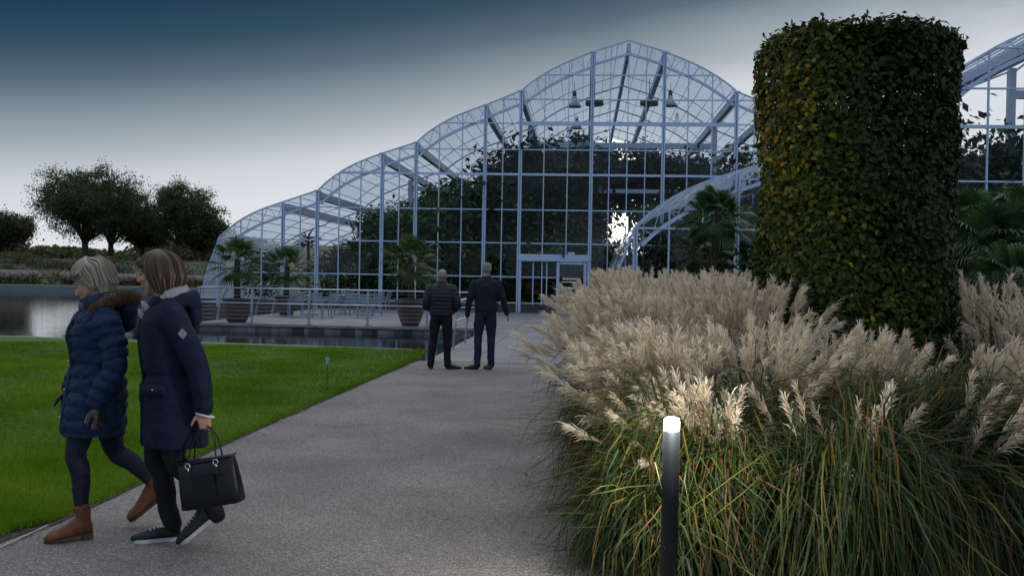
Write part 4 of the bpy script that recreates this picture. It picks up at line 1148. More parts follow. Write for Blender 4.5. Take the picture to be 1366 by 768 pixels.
# ------------------------------------------------------------------ plume grasses
def miscanthus(name, clumps, label, seed, blade_n, plume_n):
    r_ = np.random.default_rng(seed)
    BP = []; BW = []; BS = []; BR = []
    SP = []; SW = []; SS = []
    PP = []; PW = []; PS = []; PR = []
    K = 9
    def arch(n, base, az, th0, th1, Ln, p=1.6, sig=None):
        t = np.linspace(0, 1, K)[None, :]
        g_ = t ** p if sig is None else (lambda q_: q_ * q_ * (3 - 2 * q_))(np.clip((t - sig[:, None]) / .42, 0, 1))
        th = th0[:, None] + (th1 - th0)[:, None] * g_
        ds = (Ln / (K - 1))[:, None]
        hz = np.concatenate([np.zeros((n, 1)), np.cumsum(np.cos(th[:, :-1]) * ds, 1)], 1); vz = np.concatenate([np.zeros((n, 1)), np.cumsum(np.sin(th[:, :-1]) * ds, 1)], 1)
        hx, hy = np.cos(az)[:, None], np.sin(az)[:, None]
        return np.stack([base[:, 0:1] + hx * hz, base[:, 1:2] + hy * hz, np.maximum(base[:, 2:3] + vz, .03)], 2), th
    for (cx, cy, h, spread, nb, npl, azb, warm, pl_h) in clumps:
        n = int(blade_n * nb); NC = 70; caz = r_.random(NC) * 2 * pi; csg = r_.uniform(.0, .42, NC); cth = r_.uniform(66, 92, NC); cl_ = r_.uniform(.8, 1.9, NC); ci_ = r_.integers(0, NC, n); az = caz[ci_] + r_.normal(0, .11, n)
        rad_ = .36 * np.sqrt(r_.random(n)); ba = az + r_.normal(0, .5, n)
        base = np.stack([cx + np.cos(ba) * rad_, cy + np.sin(ba) * rad_, np.full(n, .02)], 1)
        u_ = r_.random(n)
        th0 = np.radians(cth[ci_] + r_.normal(0, 5, n)); th1 = np.radians(np.where(r_.random(n) < .14, r_.uniform(-60, 20, n), r_.uniform(-105, -60, n))); Ln = h * cl_[ci_] * r_.uniform(.75, 1.12, n) * spread
        P, th = arch(n, base, az, th0, th1, Ln, sig=np.clip(csg[ci_] + r_.normal(0, .04, n), 0, .45))
        P += r_.normal(0, .007, P.shape); tw = r_.normal(0, .10, (n, 1)) * np.linspace(0, 1, K)[None, :] ** 2; P[:, :, 0] += -np.sin(az)[:, None] * tw * 1.4; P[:, :, 1] += np.cos(az)[:, None] * tw * 1.4
        w = r_.uniform(.0028, .0060, n)[:, None] * np.array([.6, .9, 1, 1.05, 1, .9, .7, .4, .06])[None, :]
        sd = np.stack([-np.sin(az), np.cos(az), r_.normal(0, .5, n)], 1)
        BP.append(P); BW.append(w); BS.append(norm(sd)); BR.append(np.clip(r_.beta(1.4, 2.6, n) * 1.15 + warm * r_.random(n), 0, 1))
        # plume stems
        m = int(plume_n * npl)
        if m:
            az = azb[0] + r_.normal(0, azb[1], m); inc = np.abs(r_.normal(0, 1, m))
            rad_ = .2 * np.sqrt(r_.random(m)); base = np.stack([cx + np.cos(az) * rad_, cy + np.sin(az) * rad_, np.full(m, .02)], 1)
            th0 = np.radians(90 - np.clip(inc * 13, 0, 34)); th1 = th0 - np.radians(r_.uniform(5, 30, m) + inc * 8)
            Ln = pl_h * r_.uniform(.70, 1.08, m)
            P, th = arch(m, base, az, th0, th1, Ln, 2.2)
            SP.append(P); SW.append(np.tile(np.linspace(.003, .0012, 9), (m, 1))); SS.append(norm(np.stack([-np.sin(az), np.cos(az), np.zeros(m)], 1)))
            tip = P[:, -1]; dr_ = norm(P[:, -1] - P[:, -2])
            J = 60
            for j in range(J):
                f = j / J; ln = r_.uniform(.08, .155, m) * (1 - .35 * f)
                st = tip - dr_ * ((.22 * (1 - f)) * r_.uniform(.8, 1.1, m))[:, None] 
                rv = norm(r_.normal(size=(m, 3)) + np.stack([np.cos(az), np.sin(az), np.zeros(m)], 1) * .5)
                d0 = norm(dr_ + rv * r_.uniform(.15, .40, m)[:, None]); dn = np.array([0, 0, -1.0])
                Q = np.stack([st, st + d0 * (ln * .4)[:, None], st + d0 * (ln * .75)[:, None] + dn * (ln * .07)[:, None] + rv * (ln * .04)[:, None], st + d0 * ln[:, None] + dn * (ln * .22)[:, None] + rv * (ln * .12)[:, None]], 1)
                PP.append(Q); PW.append(np.tile(np.array([.0014, .0028, .0034, .0010]), (m, 1))); PS.append(norm(np.cross(d0, r_.normal(size=(m, 3))))); PR.append(np.clip(r_.normal(.5, .2, m), 0, 1))
    root = empty(name, (0, 0, 0), 0)
    cat = np.concatenate
    bl = ribbons('leaf_blades', cat(BP), cat(BW), cat(BS), M['blade'], root, cat(BR))
    if SP:
        ribbons('stems', cat(SP), cat(SW), cat(SS), M['stem'], root)
        ribbons('plumes', cat(PP), cat(PW), cat(PS), M['plume'], root, cat(PR))
    tag(root, label, 'ornamental grass', 'clumps of plumed grass'); 
    return root
M['stem'] = mat('plume_stem', rough=.7, attr=[(0, (.16, .09, .045)), (.6, (.26, .17, .08)), (1, (.18, .17, .06))], transl=.2)
LEFT, UP, RIGHT = (pi, .8), (pi / 2, 2.2), (-.3, .7)
# (x, y, height, spread, blade factor, plume factor, (azimuth, spread), warmth, plume stem length)
G = [
 ([(1.20, 5.75, .90, .90, 1.1, .75, (pi * 1.02, .75), .22, .92)], 'plumed grass clump directly behind the lit bollard'),
 ([(.88, 5.36, .78, .75, .5, .0, (pi * .9, .8), .1, .85)], 'small grass tuft around the lit bollard head'),
 ([(1.85, 5.55, .95, .95, 1.2, .10, UP, .05, .95)], 'drooping green grass clump right of the lit bollard'),
 ([(2.45, 5.75, .92, .95, 1.1, .10, RIGHT, .05, .95)], 'dark drooping grass clump below the beech column'),
 ([(1.08, 6.65, .95, .85, .8, 1.5, (pi, 1.0), .30, 1.16)], 'plumed grass clump leaning over the path edge, left of the bollard'),
 ([(1.7, 6.75, .98, .9, .9, .75, UP, .0, 1.20)], 'yellow green topped grass clump behind the bollard'),
 ([(2.35, 6.9, .92, .95, .9, .60, (.3, .9), .0, 1.14)], 'plumed grass clump in front of the beech column'),
 ([(3.05, 6.7, .82, .95, .8, .60, (.0, .6), .05, 1.08)], 'plumed grass clump leaning right, below the beech column'),
 ([(1.15, 7.9, 1.05, .9, .5, 1.3, (pi, 1.0), .2, 1.38)], 'pale plumed clump third back along the path'),
 ([(1.85, 8.2, 1.1, .9, .5, 1.1, UP, .0, 1.46)], 'pale plumed clump left of the beech column foot'),
 ([(1.25, 9.8, 1.15, .9, .4, 1.1, (pi, 1.1), .2, 1.50)], 'pale plumed clump fourth back along the path'),
 ([(2.0, 9.9, 1.15, .9, .4, 1.0, UP, .0, 1.52)], 'pale plumed clump behind the beech column left side'),
 ([(1.5, 11.6, 1.15, .9, .3, 1.0, (pi, 1.2), .2, 1.54)], 'pale plumed clump fifth back along the path'),
 ([(2.4, 11.8, 1.15, .9, .3, .9, UP, .0, 1.54)], 'pale plumed clump in the back row left of the column'),
 ([(1.95, 13.6, 1.15, .9, .3, .9, (pi, 1.2), .1, 1.56)], 'farthest pale plumed clump near the paving'),
 ([(2.9, 13.9, 1.15, .9, .3, .8, UP, .0, 1.56)], 'farthest back row plumed clump'),
 ([(4.15, 8.4, 1.15, .9, .5, .7, (.3, 1.6), .0, 1.52)], 'pale plumed clump right behind the beech column'),
 ([(4.95, 8.7, 1.15, .9, .5, .8, UP, .0, 1.55)], 'pale plumed clump at the right edge of the picture'),
 ([(4.6, 7.4, 1.05, .9, .6, .35, UP, .0, 1.35)], 'green plumed clump lower right edge'),
 ([(3.65, 7.2, .9, .95, .6, .12, (.2, .8), .0, 1.2)], 'grass clump right of the beech column foot'),
 ([(5.8, 9.6, 1.15, .9, .4, .7, UP, .0, 1.58)], 'pale plumed clump beyond the right edge'),
]
for i, (cl, lb) in enumerate(G):
    miscanthus('plume_grass', cl, lb, 100 + i, 4600, 230)
# low dark planting bottom right
r_ = np.random.default_rng(77)
lum = []
for i in range(60):
    x, y = r_.uniform(2.9, 5.6), r_.uniform(5.2, 6.9); h = r_.uniform(.2, .4)
    lum.append((x, y, h, .25, .25, h))
mass('ground_planting', lum, 900, .035, 'darkleaf', 'dark low leafy planting at the lower right corner', 'planting', kind='stuff', seed=15)

# ------------------------------------------------------------------ outdoor palms and shrubs by the wing
def outdoor_palm(px, py, Y, trunk, nf, lp, lf, label, seed, nl=30, droop=.45):
    p = atY(px, py, Y); r = empty('fan_palm', (p.x, p.y, 0), 0, label, 'palm', 'fan palms between column and glasshouse')
    b = MB(); P = []; Rr = []; n = 30; H = p.z
    for i in range(n):
        t = i / (n - 1); P.append((.04 * sin(3 * t), 0, H * t)); Rr.append((.12 - .02 * t) * (1 + .12 * (i % 2)))
    b.tube(P, Rr, 10); b.build('trunk', M['palmtrunk'], r)
    P, Wd, Sd, rn = fan_palm_crown(nf, lp, lf, nl, seed, elev=(-60, 75), droop=droop); P[:, :, 2] += H
    ribbons('crown', P, Wd, Sd, M['palmleaf'], r, rn * .8)
outdoor_palm(955, 287, 20.5, 0, 26, .42, .48, 'fan palm left of the beech column', 21)
outdoor_palm(940, 330, 21.5, 0, 20, .4, .45, 'low fan palm under the taller one', 27)
outdoor_palm(1330, 330, 15, 0, 26, .55, .60, 'large fan palm right of the beech column', 22)
outdoor_palm(1285, 300, 17.0, 0, 24, .5, .55, 'fan palm partly behind the right side of the column', 23)
outdoor_palm(1372, 290, 17.5, 0, 24, .5, .58, 'fan palm at the right edge', 24)
outdoor_palm(1350, 375, 13.5, 0, 18, .4, .5, 'lowest fan palm at the right edge behind the plumes', 25)
for i, (px, Y, rx, rz, mm, lb) in enumerate([(905, 24, 1.1, .85, gsh, 'grey green upright shrub behind the plumes'), (960, 19.5, .9, .9, 'darkleaf', 'dark leafy shrub below the left palm'), (1000, 20, 1.0, 1.15, 'darkleaf', 'dark leafy tree like shrub against the column left'), (935, 23, 1.0, 1.0, 'darkleaf', 'dark shrub below the wing arch'),
                               (1300, 19, 1.3, 1.4, 'darkleaf', 'dark shrub right of the column'), (1350, 20, 1.5, 1.7, 'darkleaf', 'large dark shrub at the right edge'), (1330, 22, 1.6, 1.9, 'palmleaf', 'bright green feathery shrub below the wing roof'), (1400, 22, 1.8, 1.8, 'darkleaf', 'dark shrub beyond the right edge'), (1250, 18, 1.3, 1.3, 'darkleaf', 'dark shrub behind the column'),
                               (870, 26, .9, .6, gsh, 'low grey shrub beside the corner of the wing')]):
    d = ray(px, 370); x = d.x * Y / d.y
    mass('shrub', [(x, Y, rz, rx, .9, rz), (x + rx * .4, Y - .3, rz * .6, rx * .8, .8, rz * .7), (x - rx * .5, Y, rz * .55, rx * .6, .7, rz * .6)], 420, .075, mm, lb, 'shrub', 'shrubs in front of the wing', seed=120 + i)
# plants inside the wing
for i, (px, Y, sc_, lb) in enumerate([(920, 33, .55, 'tree inside the nearer wing, left'), (990, 34, .75, 'tree inside the nearer wing behind the palm'), (1300, 33, 1.05, 'tree inside the nearer wing right of the column'), (1360, 34, 1.15, 'tree inside the nearer wing at the right edge'), (1100, 34, .9, 'tree inside the nearer wing behind the column'), (1200, 35, 1.0, 'second tree inside the wing behind the column')]):
    u, v = uv_of(px, Y); inside_tree([pa, pb][i % 2], u, v, sc_, i * 1.1, lb)

# ================================================================== BOLLARD, STAKE
p = at(899, 806, 0.0)
bp = Vector((.742, 4.55, 0))
bol = empty('bollard_light', bp, 0, 'dark cylindrical bollard with lit lamp head in front of the plumed grass', 'bollard')
b = MB(); b.revolve([(.039, .0), (.039, .862), (.036, .866)], n=32); b.build('post', mat('bollard_paint', (.010, .013, .018), .5, 0, .3), bol, True)
b = MB(); b.revolve([(.036, .866), (.037, .87), (.037, .905), (.034, .918), (.02, .926), (.001, .928)], n=32); b.build('lamp_head', mat('lamp_glow', (1, 1, 1), .5, emit=((1, .97, .90), 9)), bol, True)
for k, (dx, dy) in enumerate(((0, -.07), (-.055, .05), (.055, .05))):
    pl = bpy.data.lights.new('bollard_lamp', 'POINT'); pl.energy = 24; pl.color = (1, .93, .82); pl.shadow_soft_size = .02
    lo_ = bpy.data.objects.new('lamp_light', pl); COL.objects.link(lo_); lo_.parent = bol; lo_.location = (dx, dy, .965)

sp = at(436, 524)
stk = empty('garden_stake', (sp.x, sp.y, .02), 0, 'thin dark stake with small pale blue tag standing in the lawn', 'stake')
b = MB(); b.tube([(0, 0, -.05), (0, 0, .36)], .006, 6); b.build('rod', M['plinth'], stk)
tagm = mat('blue_tag', (.20, .35, .50), .5)
b = MB(); b.ell((0, 0, .40), (.028, .02, .012)); b.ell((-.012, 0, .425), (.016, .012, .022)); b.ell((.014, 0, .425), (.016, .012, .022)); b.ell((0, -.01, .37), (.02, .015, .02)); b.build('tag_head', tagm, stk, True)

# ================================================================== PEOPLE
def skin_mat(name, c, c2):
    m = mat(name, c, .5, color2=c2, nscale=14)
    m.node_tree.nodes['Principled BSDF'].inputs['Subsurface Weight'].default_value = .08
    return m
M['skin'] = skin_mat('skin', (.50, .29, .21), (.44, .24, .17))
M['skin2'] = skin_mat('skin_tanned', (.34, .23, .18), (.28, .18, .14))
def fabric(name, c, rough=.75, wr=.25, sc=18, c2=None):
    return mat(name, c, rough, color2=c2 or tuple(x * 1.25 for x in c), nscale=9, bump=wr, bscale=sc, spec=.3)

def V3(*a): return Vector(a)
def limb(b, pts, rad, n=14, flat=1.0):
    """smooth closed tapered limb through joints with rounded ends"""
    P = [Vector(p) for p in pts]; out = []; R_ = []
    for i in range(len(P) - 1):
        p0 = P[i - 1] if i > 0 else P[i] * 2 - P[i + 1]; p1, p2 = P[i], P[i + 1]; p3 = P[i + 2] if i + 2 < len(P) else p2 * 2 - p1
        m = 6
        for k in range(m):
            t = k / m
            out.append(0.5 * ((2 * p1) + (p2 - p0) * t + (2 * p0 - 5 * p1 + 4 * p2 - p3) * t * t + (3 * p1 - p0 - 3 * p2 + p3) * t ** 3)); R_.append(rad[i] * (1 - t) + rad[i + 1] * t)
    out.append(P[-1]); R_.append(rad[-1])
    d0 = (out[0] - out[1]).normalized(); d1 = (out[-1] - out[-2]).normalized()
    out = [out[0] + d0 * R_[0] * .95, out[0] + d0 * R_[0] * .7] + out + [out[-1] + d1 * R_[-1] * .7, out[-1] + d1 * R_[-1] * .95]
    R_ = [R_[0] * .3, R_[0] * .72] + R_ + [R_[-1] * .72, R_[-1] * .3]
    b.tube(out, R_, n, flat=flat)

def hand(b, wrist, d, pn, side, curl=.5, spread=.25, g=0.0, sc=.92):
    """wrist, direction of the fingers, palm normal (where the fingers curl to), side = thumb direction"""
    d = Vector(d).normalized(); pn = Vector(pn); pn = (pn - d * pn.dot(d)).normalized(); s = d.cross(pn).normalized()
    if s.dot(Vector(side)) < 0: s = -s
    w = Vector(wrist)
    Rm = Matrix((d, s, pn)).transposed()
    b.cap(w - d * .03, w + d * .02, .024 + g, .024 + g)
    b.ell(w + d * .048 * sc, (.052 * sc + g, .040 * sc + g, .016 + g), Rm)
    b.ell(w + d * .065 * sc + s * .004, (.034 * sc, .041 * sc + g, .014 + g), Rm)
    offs = [.030, .010, -.010, -.028]; lens = [.068, .076, .071, .056]
    for o_, ln in zip(offs, lens):
        base = w + d * .082 * sc + s * o_ * sc
        dd = (d + s * (o_ / .03) * spread * .5).normalized(); p = base - dd * .012; r = .0088 + g
        for k in range(3):
            L_ = ln * sc * (.45, .31, .24)[k]
            q_ = p + dd * L_; b.cap(p, q_, r, r * .92, 8); p = q_; r *= .92
            ax = pn; c_ = curl * (.8, 1.0, .7)[k]
            dd = (dd * cos(c_) + ax * sin(c_)).normalized(); ax = (pn * cos(c_) - d * sin(c_)); pn_ = ax
    # thumb
    p = w + d * .022 * sc + s * .026 * sc; dd = (d * .6 + s * .75 + pn * .25).normalized(); r = .0115 + g
    for k, L_ in enumerate((.036, .030, .024)):
        q_ = p + dd * L_ * sc; b.cap(p, q_, r, r * .9, 8); p = q_; r *= .88
        dd = (dd * .85 + d * .45 + pn * .15).normalized()

def head_prims(b, Hc, Rh, s=1.0, fem=True):
    def E(c, r, rot=None):
        b.ell(Hc + Rh @ (Vector(c) * s), tuple(x * s for x in r), (Rh @ rot) if rot is not None else Rh, 18, 12)
    def C(p, q_, r0, r1):
        b.cap(Hc + Rh @ (Vector(p) * s), Hc + Rh @ (Vector(q_) * s), r0 * s, r1 * s)
    E((-.012, 0, .036), (.096, .074, .082)); E((.028, 0, -.02), (.066, .060, .088)); E((.040, 0, -.075), (.042, .042, .035))
    E((.066, 0, -.098), (.022, .022, .017)); E((-.005, 0, -.03), (.065, .062, .06))
    C((.088, 0, .018), (.112, 0, -.020), .008, .0115); E((.106, 0, -.026), (.013, .0155, .009)); E((.101, .011, -.027), (.009, .007, .007)); E((.101, -.011, -.027), (.009, .007, .007))
    for y in (1, -1):
        E((.079, y * .028, .032), (.012, .024, .008)); E((.062, y * .037, -.018), (.026, .020, .022)); C((.03, y * .052, -.05), (.058, y * .022, -.092), .018, .014)
        E((-.006, y * .074, -.004), (.017, .008, .030), Matrix.Rotation(y * -.35, 3, 'Z')); E((-.002, y * .074, -.026), (.009, .007, .011))
    E((.090, 0, -.052), (.0125, .024, .0055)); E((.088, 0, -.062), (.0125, .021, .0065)); E((.082, 0, -.045), (.014, .022, .012))

def eyes(root, Hc, Rh, s=1.0):
    ew = mat('eye', (.16, .15, .14), .3) if 'eye' not in M else M['eye']; M['eye'] = ew
    if 'iris' not in M: M['iris'] = mat('iris', (.03, .025, .02), .2)
    if 'lid' not in M: M['lid'] = mat('brow_hair', (.10, .07, .05), .8)
    for y in (1, -1):
        b = MB(); b.ell(Hc + Rh @ Vector((.0775 * s, y * .030 * s, .010 * s)), (.0125, .0125, .0105), Rh); o = b.build('eye', ew, root, True)
        b = MB(); b.ell(Hc + Rh @ Vector((.0885 * s, y * .0305 * s, .009 * s)), (.0025, .0055, .0055), Rh); b.build('iris', M['iris'], o, True)
        b = MB(); b.tube([Hc + Rh @ (Vector(p) * s) for p in ((.088, y * .016, .033), (.0895, y * .028, .037), (.082, y * .044, .033))], [.0025, .003, .0015], 6); b.build('eyebrow', M['lid'], root, True)
    b = MB(); b.tube([Hc + Rh @ (Vector(p) * s) for p in ((.090, .022, -.0575), (.1015, .008, -.0565), (.1015, -.008, -.0565), (.090, -.022, -.0575))], .0018, 5); b.build('mouth', mat('lips', (.24, .09, .08), .5), root, True)

def torso_prims(b, J, fem, k=1.0):
    pel, ch, nk = J['pelvis'], J['chest'], J['neck']
    Z = V3(0, 0, 1)
    def ring(c, a, w): return (c, V3(a * k, 0, 0), V3(0, w * k, 0))
    hz = pel.z
    lerp = lambda t: pel.lerp(ch, t)
    b.loft([ring(pel + V3(0, 0, -.10), .06, .10), ring(pel + V3(0, 0, -.06), .105, .165), ring(pel, .115, .175), ring(lerp(.35), .095, .14 if fem else .155), ring(lerp(.7), .105, .145 if fem else .165),
            ring(ch, .115, .16 if fem else .185), ring(ch + V3(-.005, 0, .09), .10, .165 if fem else .19), ring(ch.lerp(nk, .72), .075, .12), ring(nk, .055, .06)], 28)

def body(name, J, fem, label, skin, vox=.0065, hands=None, hs=1.0):
    """one continuous figure in its own frame: x forward, y left, z up"""
    b = MB()
    Hc, Rh = J['head'], J['Rh']
    head_prims(b, Hc, Rh, hs, fem)
    b.tube([J['neck'] - V3(0, 0, .05), J['neck'], Hc + Rh @ V3(-.012, 0, -.07), Hc + Rh @ V3(-.008, 0, -.02)], [.055, .053, .05, .05] if fem else [.066, .062, .058, .058], 16)
    torso_prims(b, J, fem, .92)
    for s in ('l', 'r'):
        limb(b, [J['sh' + s], J['el' + s], J['wr' + s]], [.046, .037, .024])
        limb(b, [J['hip' + s], J['kn' + s], J['an' + s]], [.046, .028, .020])
        limb(b, [J['an' + s], J['an' + s].lerp(J['to' + s], .5)], [.026, .018])
        h = hands[s]; hand(b, J['wr' + s], h[0], h[1], h[2], h[3], h[4])
    return b.remesh(name, skin, None, vox, 2)

def wrinkle(co, no_, amp, sc, seed=0.0, zs=1.0):
    out = co.copy()
    for i in range(len(co)):
        x, y, z = co[i]
        n_ = noise.noise((x * sc + seed, y * sc, z * sc * zs)) + .5 * noise.noise((x * sc * 2.3, y * sc * 2.3 + seed, z * sc * 2.3 * zs))
        out[i] += no_[i] * (amp * n_)
    return out
def seg_d(P, a, c):
    a = np.array(a); c = np.array(c); ab = c - a; t = np.clip(((P - a) @ ab) / (ab @ ab), 0, 1); return np.linalg.norm(P - (a + t[:, None] * ab), axis=1), t
def quilt(J, pitch, amp, off=0.0, sl=.07, sleeve_pitch=None):
    def f(co, no_):
        s = (co[:, 2] + off + .03 * co[:, 0]) / pitch
        d1 = np.full(len(co), 9.); sv = np.zeros(len(co))
        for sd in ('l', 'r'):
            for a, c, o in ((J['sh' + sd], J['el' + sd], 0.0), (J['el' + sd], J['wr' + sd], (J['sh' + sd] - J['el' + sd]).length)):
                d, t = seg_d(co, a, c); L_ = (c - a).length; m = d < d1
                d1 = np.where(m, d, d1); sv = np.where(m, o + t * L_, sv)
        arm = (d1 < sl) & (np.abs(co[:, 1]) > J['torso_w'])
        s = np.where(arm, sv / (sleeve_pitch or pitch), s)
        q_ = np.abs(np.sin(pi * s)) ** .55 - .65
        out = co + no_ * (amp * q_)[:, None]
        return wrinkle(out, no_, amp * .75, 16, 3.0)
    return f

def leg_garment(J, material, root, rads, name, vox=.008, amp=.004, sc=22):
    b = MB()
    for s in ('l', 'r'):
        kn, an, hp = J['kn' + s], J['an' + s], J['hip' + s]
        calf = kn.lerp(an, .3); fw = V3(-.012, 0, 0)
        limb(b, [hp, hp.lerp(kn, .5), kn, calf + fw, kn.lerp(an, .72), an + (kn - an).normalized() * (-.02 if name == 'trousers' else .03)], rads)
    p = J['pelvis']
    b.loft([(p.x, p.y, p.z - .12, .08, .12), (p.x, p.y, p.z - .06, .115, .17), (p.x, p.y, p.z + .04, .125, .175), (p.x, p.y, p.z + .12, .11, .16)], 24)
    return b.remesh(name, material, root, vox, 2, post=lambda co, no_: wrinkle(co, no_, amp, sc, 1.0, .6))

def shoe(J, s, root, mu, ms, kind, yaw=0.0, lift=0.0):
    """foot frame from ankle to toe"""
    an, to = J['an' + s], J['to' + s]
    d = J.get('fd' + s) or (V3(to.x, to.y, 0) - V3(an.x, an.y, 0)).normalized()
    d = d.normalized(); sd = V3(-d.y, d.x, 0).normalized() if abs(d.z) < .95 else V3(0, 1, 0); up = d.cross(sd).normalized()
    if up.z < 0: up = -up
    Rm = Matrix((d, sd, up)).transposed(); hl = J['heel' + s]
    def T(x, y, z): return hl + Rm @ V3(x, y, z)
    def ring(x, w, z0, z1, tiltx=0.0): 
        return (T(x, 0, (z0 + z1) / 2), Rm @ V3(tiltx, 0, (z1 - z0) / 2), Rm @ V3(0, w, 0))
    b = MB()
    if kind == 'boot':
        b.loft([ring(-.004, .018, .012, .06), ring(.01, .032, .004, .11), ring(.045, .037, .004, .125), ring(.09, .037, .004, .11), ring(.13, .039, .004, .085), ring(.175, .045, .004, .066), ring(.21, .043, .004, .058), ring(.24, .032, .004, .048), ring(.256, .013, .010, .036)], 20)
        sh_t = J['kn' + s].lerp(an, .62); sh_m = J['kn' + s].lerp(an, .8)
        limb(b, [T(.052, 0, .06), an, sh_m, ], [.038, .041, .045]); 
    else:
        b.loft([ring(-.004, .020, .014, .07), ring(.010, .034, .010, .098), ring(.05, .036, .01, .105), ring(.09, .037, .01, .096), ring(.13, .041, .01, .080), ring(.18, .045, .01, .066), ring(.22, .042, .01, .056), ring(.25, .030, .01, .046), ring(.266, .012, .014, .036)], 20)
        limb(b, [T(.045, 0, .06), T(.040, 0, .125)], [.037, .034])
    up_ = b.remesh('boot' if kind == 'boot' else 'shoe', mu, root, .005, 2, post=lambda co, no_: wrinkle(co, no_, .0025, 30))
    b = MB(); so = []
    outl = [(-.004, .0), (.002, .022), (.03, .032), (.09, .031), (.13, .036), (.18, .043), (.22, .039), (.246, .024), (.257, 0)]
    pts = [(x, y) for x, y in outl] + [(x, -y) for x, y in outl[-2:0:-1]]
    t0, t1 = (0, .022) if kind != 'boot' else (-.003, .013)
    V = [T(x, y, t0) for x, y in pts] + [T(x * 1.0, y * 1.02, t1) for x, y in pts]; n = len(pts)
    b.add(V, [tuple(range(n))[::-1], tuple(range(n, 2 * n))] + [(i, (i + 1) % n, n + (i + 1) % n, n + i) for i in range(n)])
    b.build('sole', ms, up_)
    if kind == 'boot':
        b = MB(); b.loft([(T(.03, 0, -.028), Rm @ V3(.032, 0, 0), Rm @ V3(0, .030, 0)), (T(.033, 0, .002), Rm @ V3(.036, 0, 0), Rm @ V3(0, .032, 0))], 14, 3); b.build('heel', ms, up_)
    else:
        b = MB()
        for i in range(4): b.tube([T(.10 + i * .02, -.022, .088 - i * .006), T(.105 + i * .02, 0, .095 - i * .007), T(.10 + i * .02, .022, .088 - i * .006)], .003, 5)
        b.build('laces', ms if kind == 'trainer' else mu, up_)

def hair_strands(root, parent, Hc, Rh, n, rad, mt, zend_front, zend_side, zend_back, width=.003, curl=0.0, cc=(-.012, 0, .036), seed=1, part=0.0, flare=1.0, s=1.0, tuck=0.0, fl=.3):
    r_ = np.random.default_rng(seed); az = r_.random(n) * 2 * pi; K = 9
    ca = np.cos(az); g_ = np.clip((fl - ca) / .22 + .5, 0, 1); zs = np.where(ca > -.3, zend_front + (zend_side - zend_front) * g_, zend_back) + r_.normal(0, .007, n)
    P = np.zeros((n, K, 3)); lay = r_.uniform(.96, 1.06, n)
    z0 = np.full(n, rad[2]); 
    for k in range(K):
        t = k / (K - 1); zz = z0 + (zs - cc[2] - z0) * (t ** 1.25) if False else rad[2] * np.cos(t * pi / 2 * 1.0) 
        # first part follows the skull, the rest hangs
        ang = t * 2.0; 
        zsk = rad[2] * np.cos(np.minimum(ang, pi / 2)); zfall = np.where(ang > pi / 2, (ang - pi / 2) / (2.0 - pi / 2), 0)
        span = (cc[2] - zs)
        zz = zsk - zfall * np.maximum(span, 0)
        zlim = zs - cc[2]; zz = np.maximum(zz, zlim)
        rr = np.sqrt(np.clip(1 - (np.clip(zz, 0, rad[2]) / rad[2]) ** 2, 0, 1)); rr = np.where(zz < 0, 1 + (flare - 1) * np.minimum(1, -zz / .08) - tuck * np.clip((-zz - .05) / .06, 0, 1) ** 2, rr)
        wv = curl * np.sin(9 * t + az * 5 + r_.random() * .3)
        fr_ = 1 - .12 * np.clip(ca, 0, 1) ** 2
        P[:, k] = np.stack([np.cos(az) * rad[0] * rr * lay * fr_ + wv, np.sin(az) * rad[1] * rr * lay + wv, zz * lay + curl * np.cos(7 * t + az * 3)], 1)
    P += np.array(cc); P[:, 0, 1] += part
    Rn = np.array(Rh); P = P * s @ Rn.T + np.array(Hc)
    Wd = np.tile(np.linspace(1, .5, K) * width, (n, 1)); Sd = norm(np.stack([-np.sin(az), np.cos(az), np.zeros(n)], 1) + np.stack([np.cos(az), np.sin(az), np.zeros(n)], 1) * r_.normal(0, .55 + .9 * np.clip(ca, 0, 1), n)[:, None]) @ Rn.T
    return ribbons('hair_strands', P, Wd, Sd, mt, parent, r_.random(n))
def hairmat(name, a, m_, c):
    return mat(name, rough=.45, attr=[(0, a), (.5, m_), (1, c)], spec=.5)

def place(o, x, y, heading, z=0.0):
    o.location = (x, y, z); o.rotation_euler = (0, 0, heading)

def Rot(yaw, pitch, roll=0): return (Matrix.Rotation(yaw, 3, 'Z') @ Matrix.Rotation(pitch, 3, 'Y') @ Matrix.Rotation(roll, 3, 'X'))

# ---------------------------------------------------------------- blonde woman
H1 = radians(180 + 28)
J = dict(pelvis=V3(0, 0, .90), chest=V3(.02, 0, 1.17), neck=V3(.01, 0, 1.345), head=V3(.055, 0, 1.475), Rh=Rot(radians(-30), radians(27)),
         shl=V3(-.01, .165, 1.27), ell=V3(-.07, .235, 1.02), wrl=V3(.02, .235, .79), shr=V3(.0, -.165, 1.27), elr=V3(.03, -.235, 1.03), wrr=V3(.12, -.22, .83),
         hipl=V3(.01, .085, .88), knl=V3(.10, .085, .50), anl=V3(.055, .08, .115), tol=V3(.17, .08, .03),
         hipr=V3(-.02, -.085, .88), knr=V3(-.13, -.085, .475), anr=V3(-.385, -.085, .235), tor=V3(-.27, -.085, .03), torso_w=.165)
J['heell'] = V3(.005, .08, .028); J['fdl'] = V3(1, .05, -.11); J['heelr'] = V3(-.425, -.085, .185); J['fdr'] = V3(.82, 0, -.60)
w1 = body('person', J, True, '', M['skin'], hands={'l': ((-.25, .1, -1), (.5, -.8, 0), (1, 0, 0), .25, .9), 'r': ((.1, 0, -1), (0, 1, 0), (1, 0, 0), .6, .2)}, hs=.98)
tag(w1, 'grey blonde woman in quilted blue coat with fur trimmed hood and brown boots, looking down', 'person')
eyes(w1, J['head'], J['Rh'], .98)
coat_m = fabric('quilted_blue', (.004, .017, .052), .75, .35, 40, (.007, .025, .070))
b = MB()
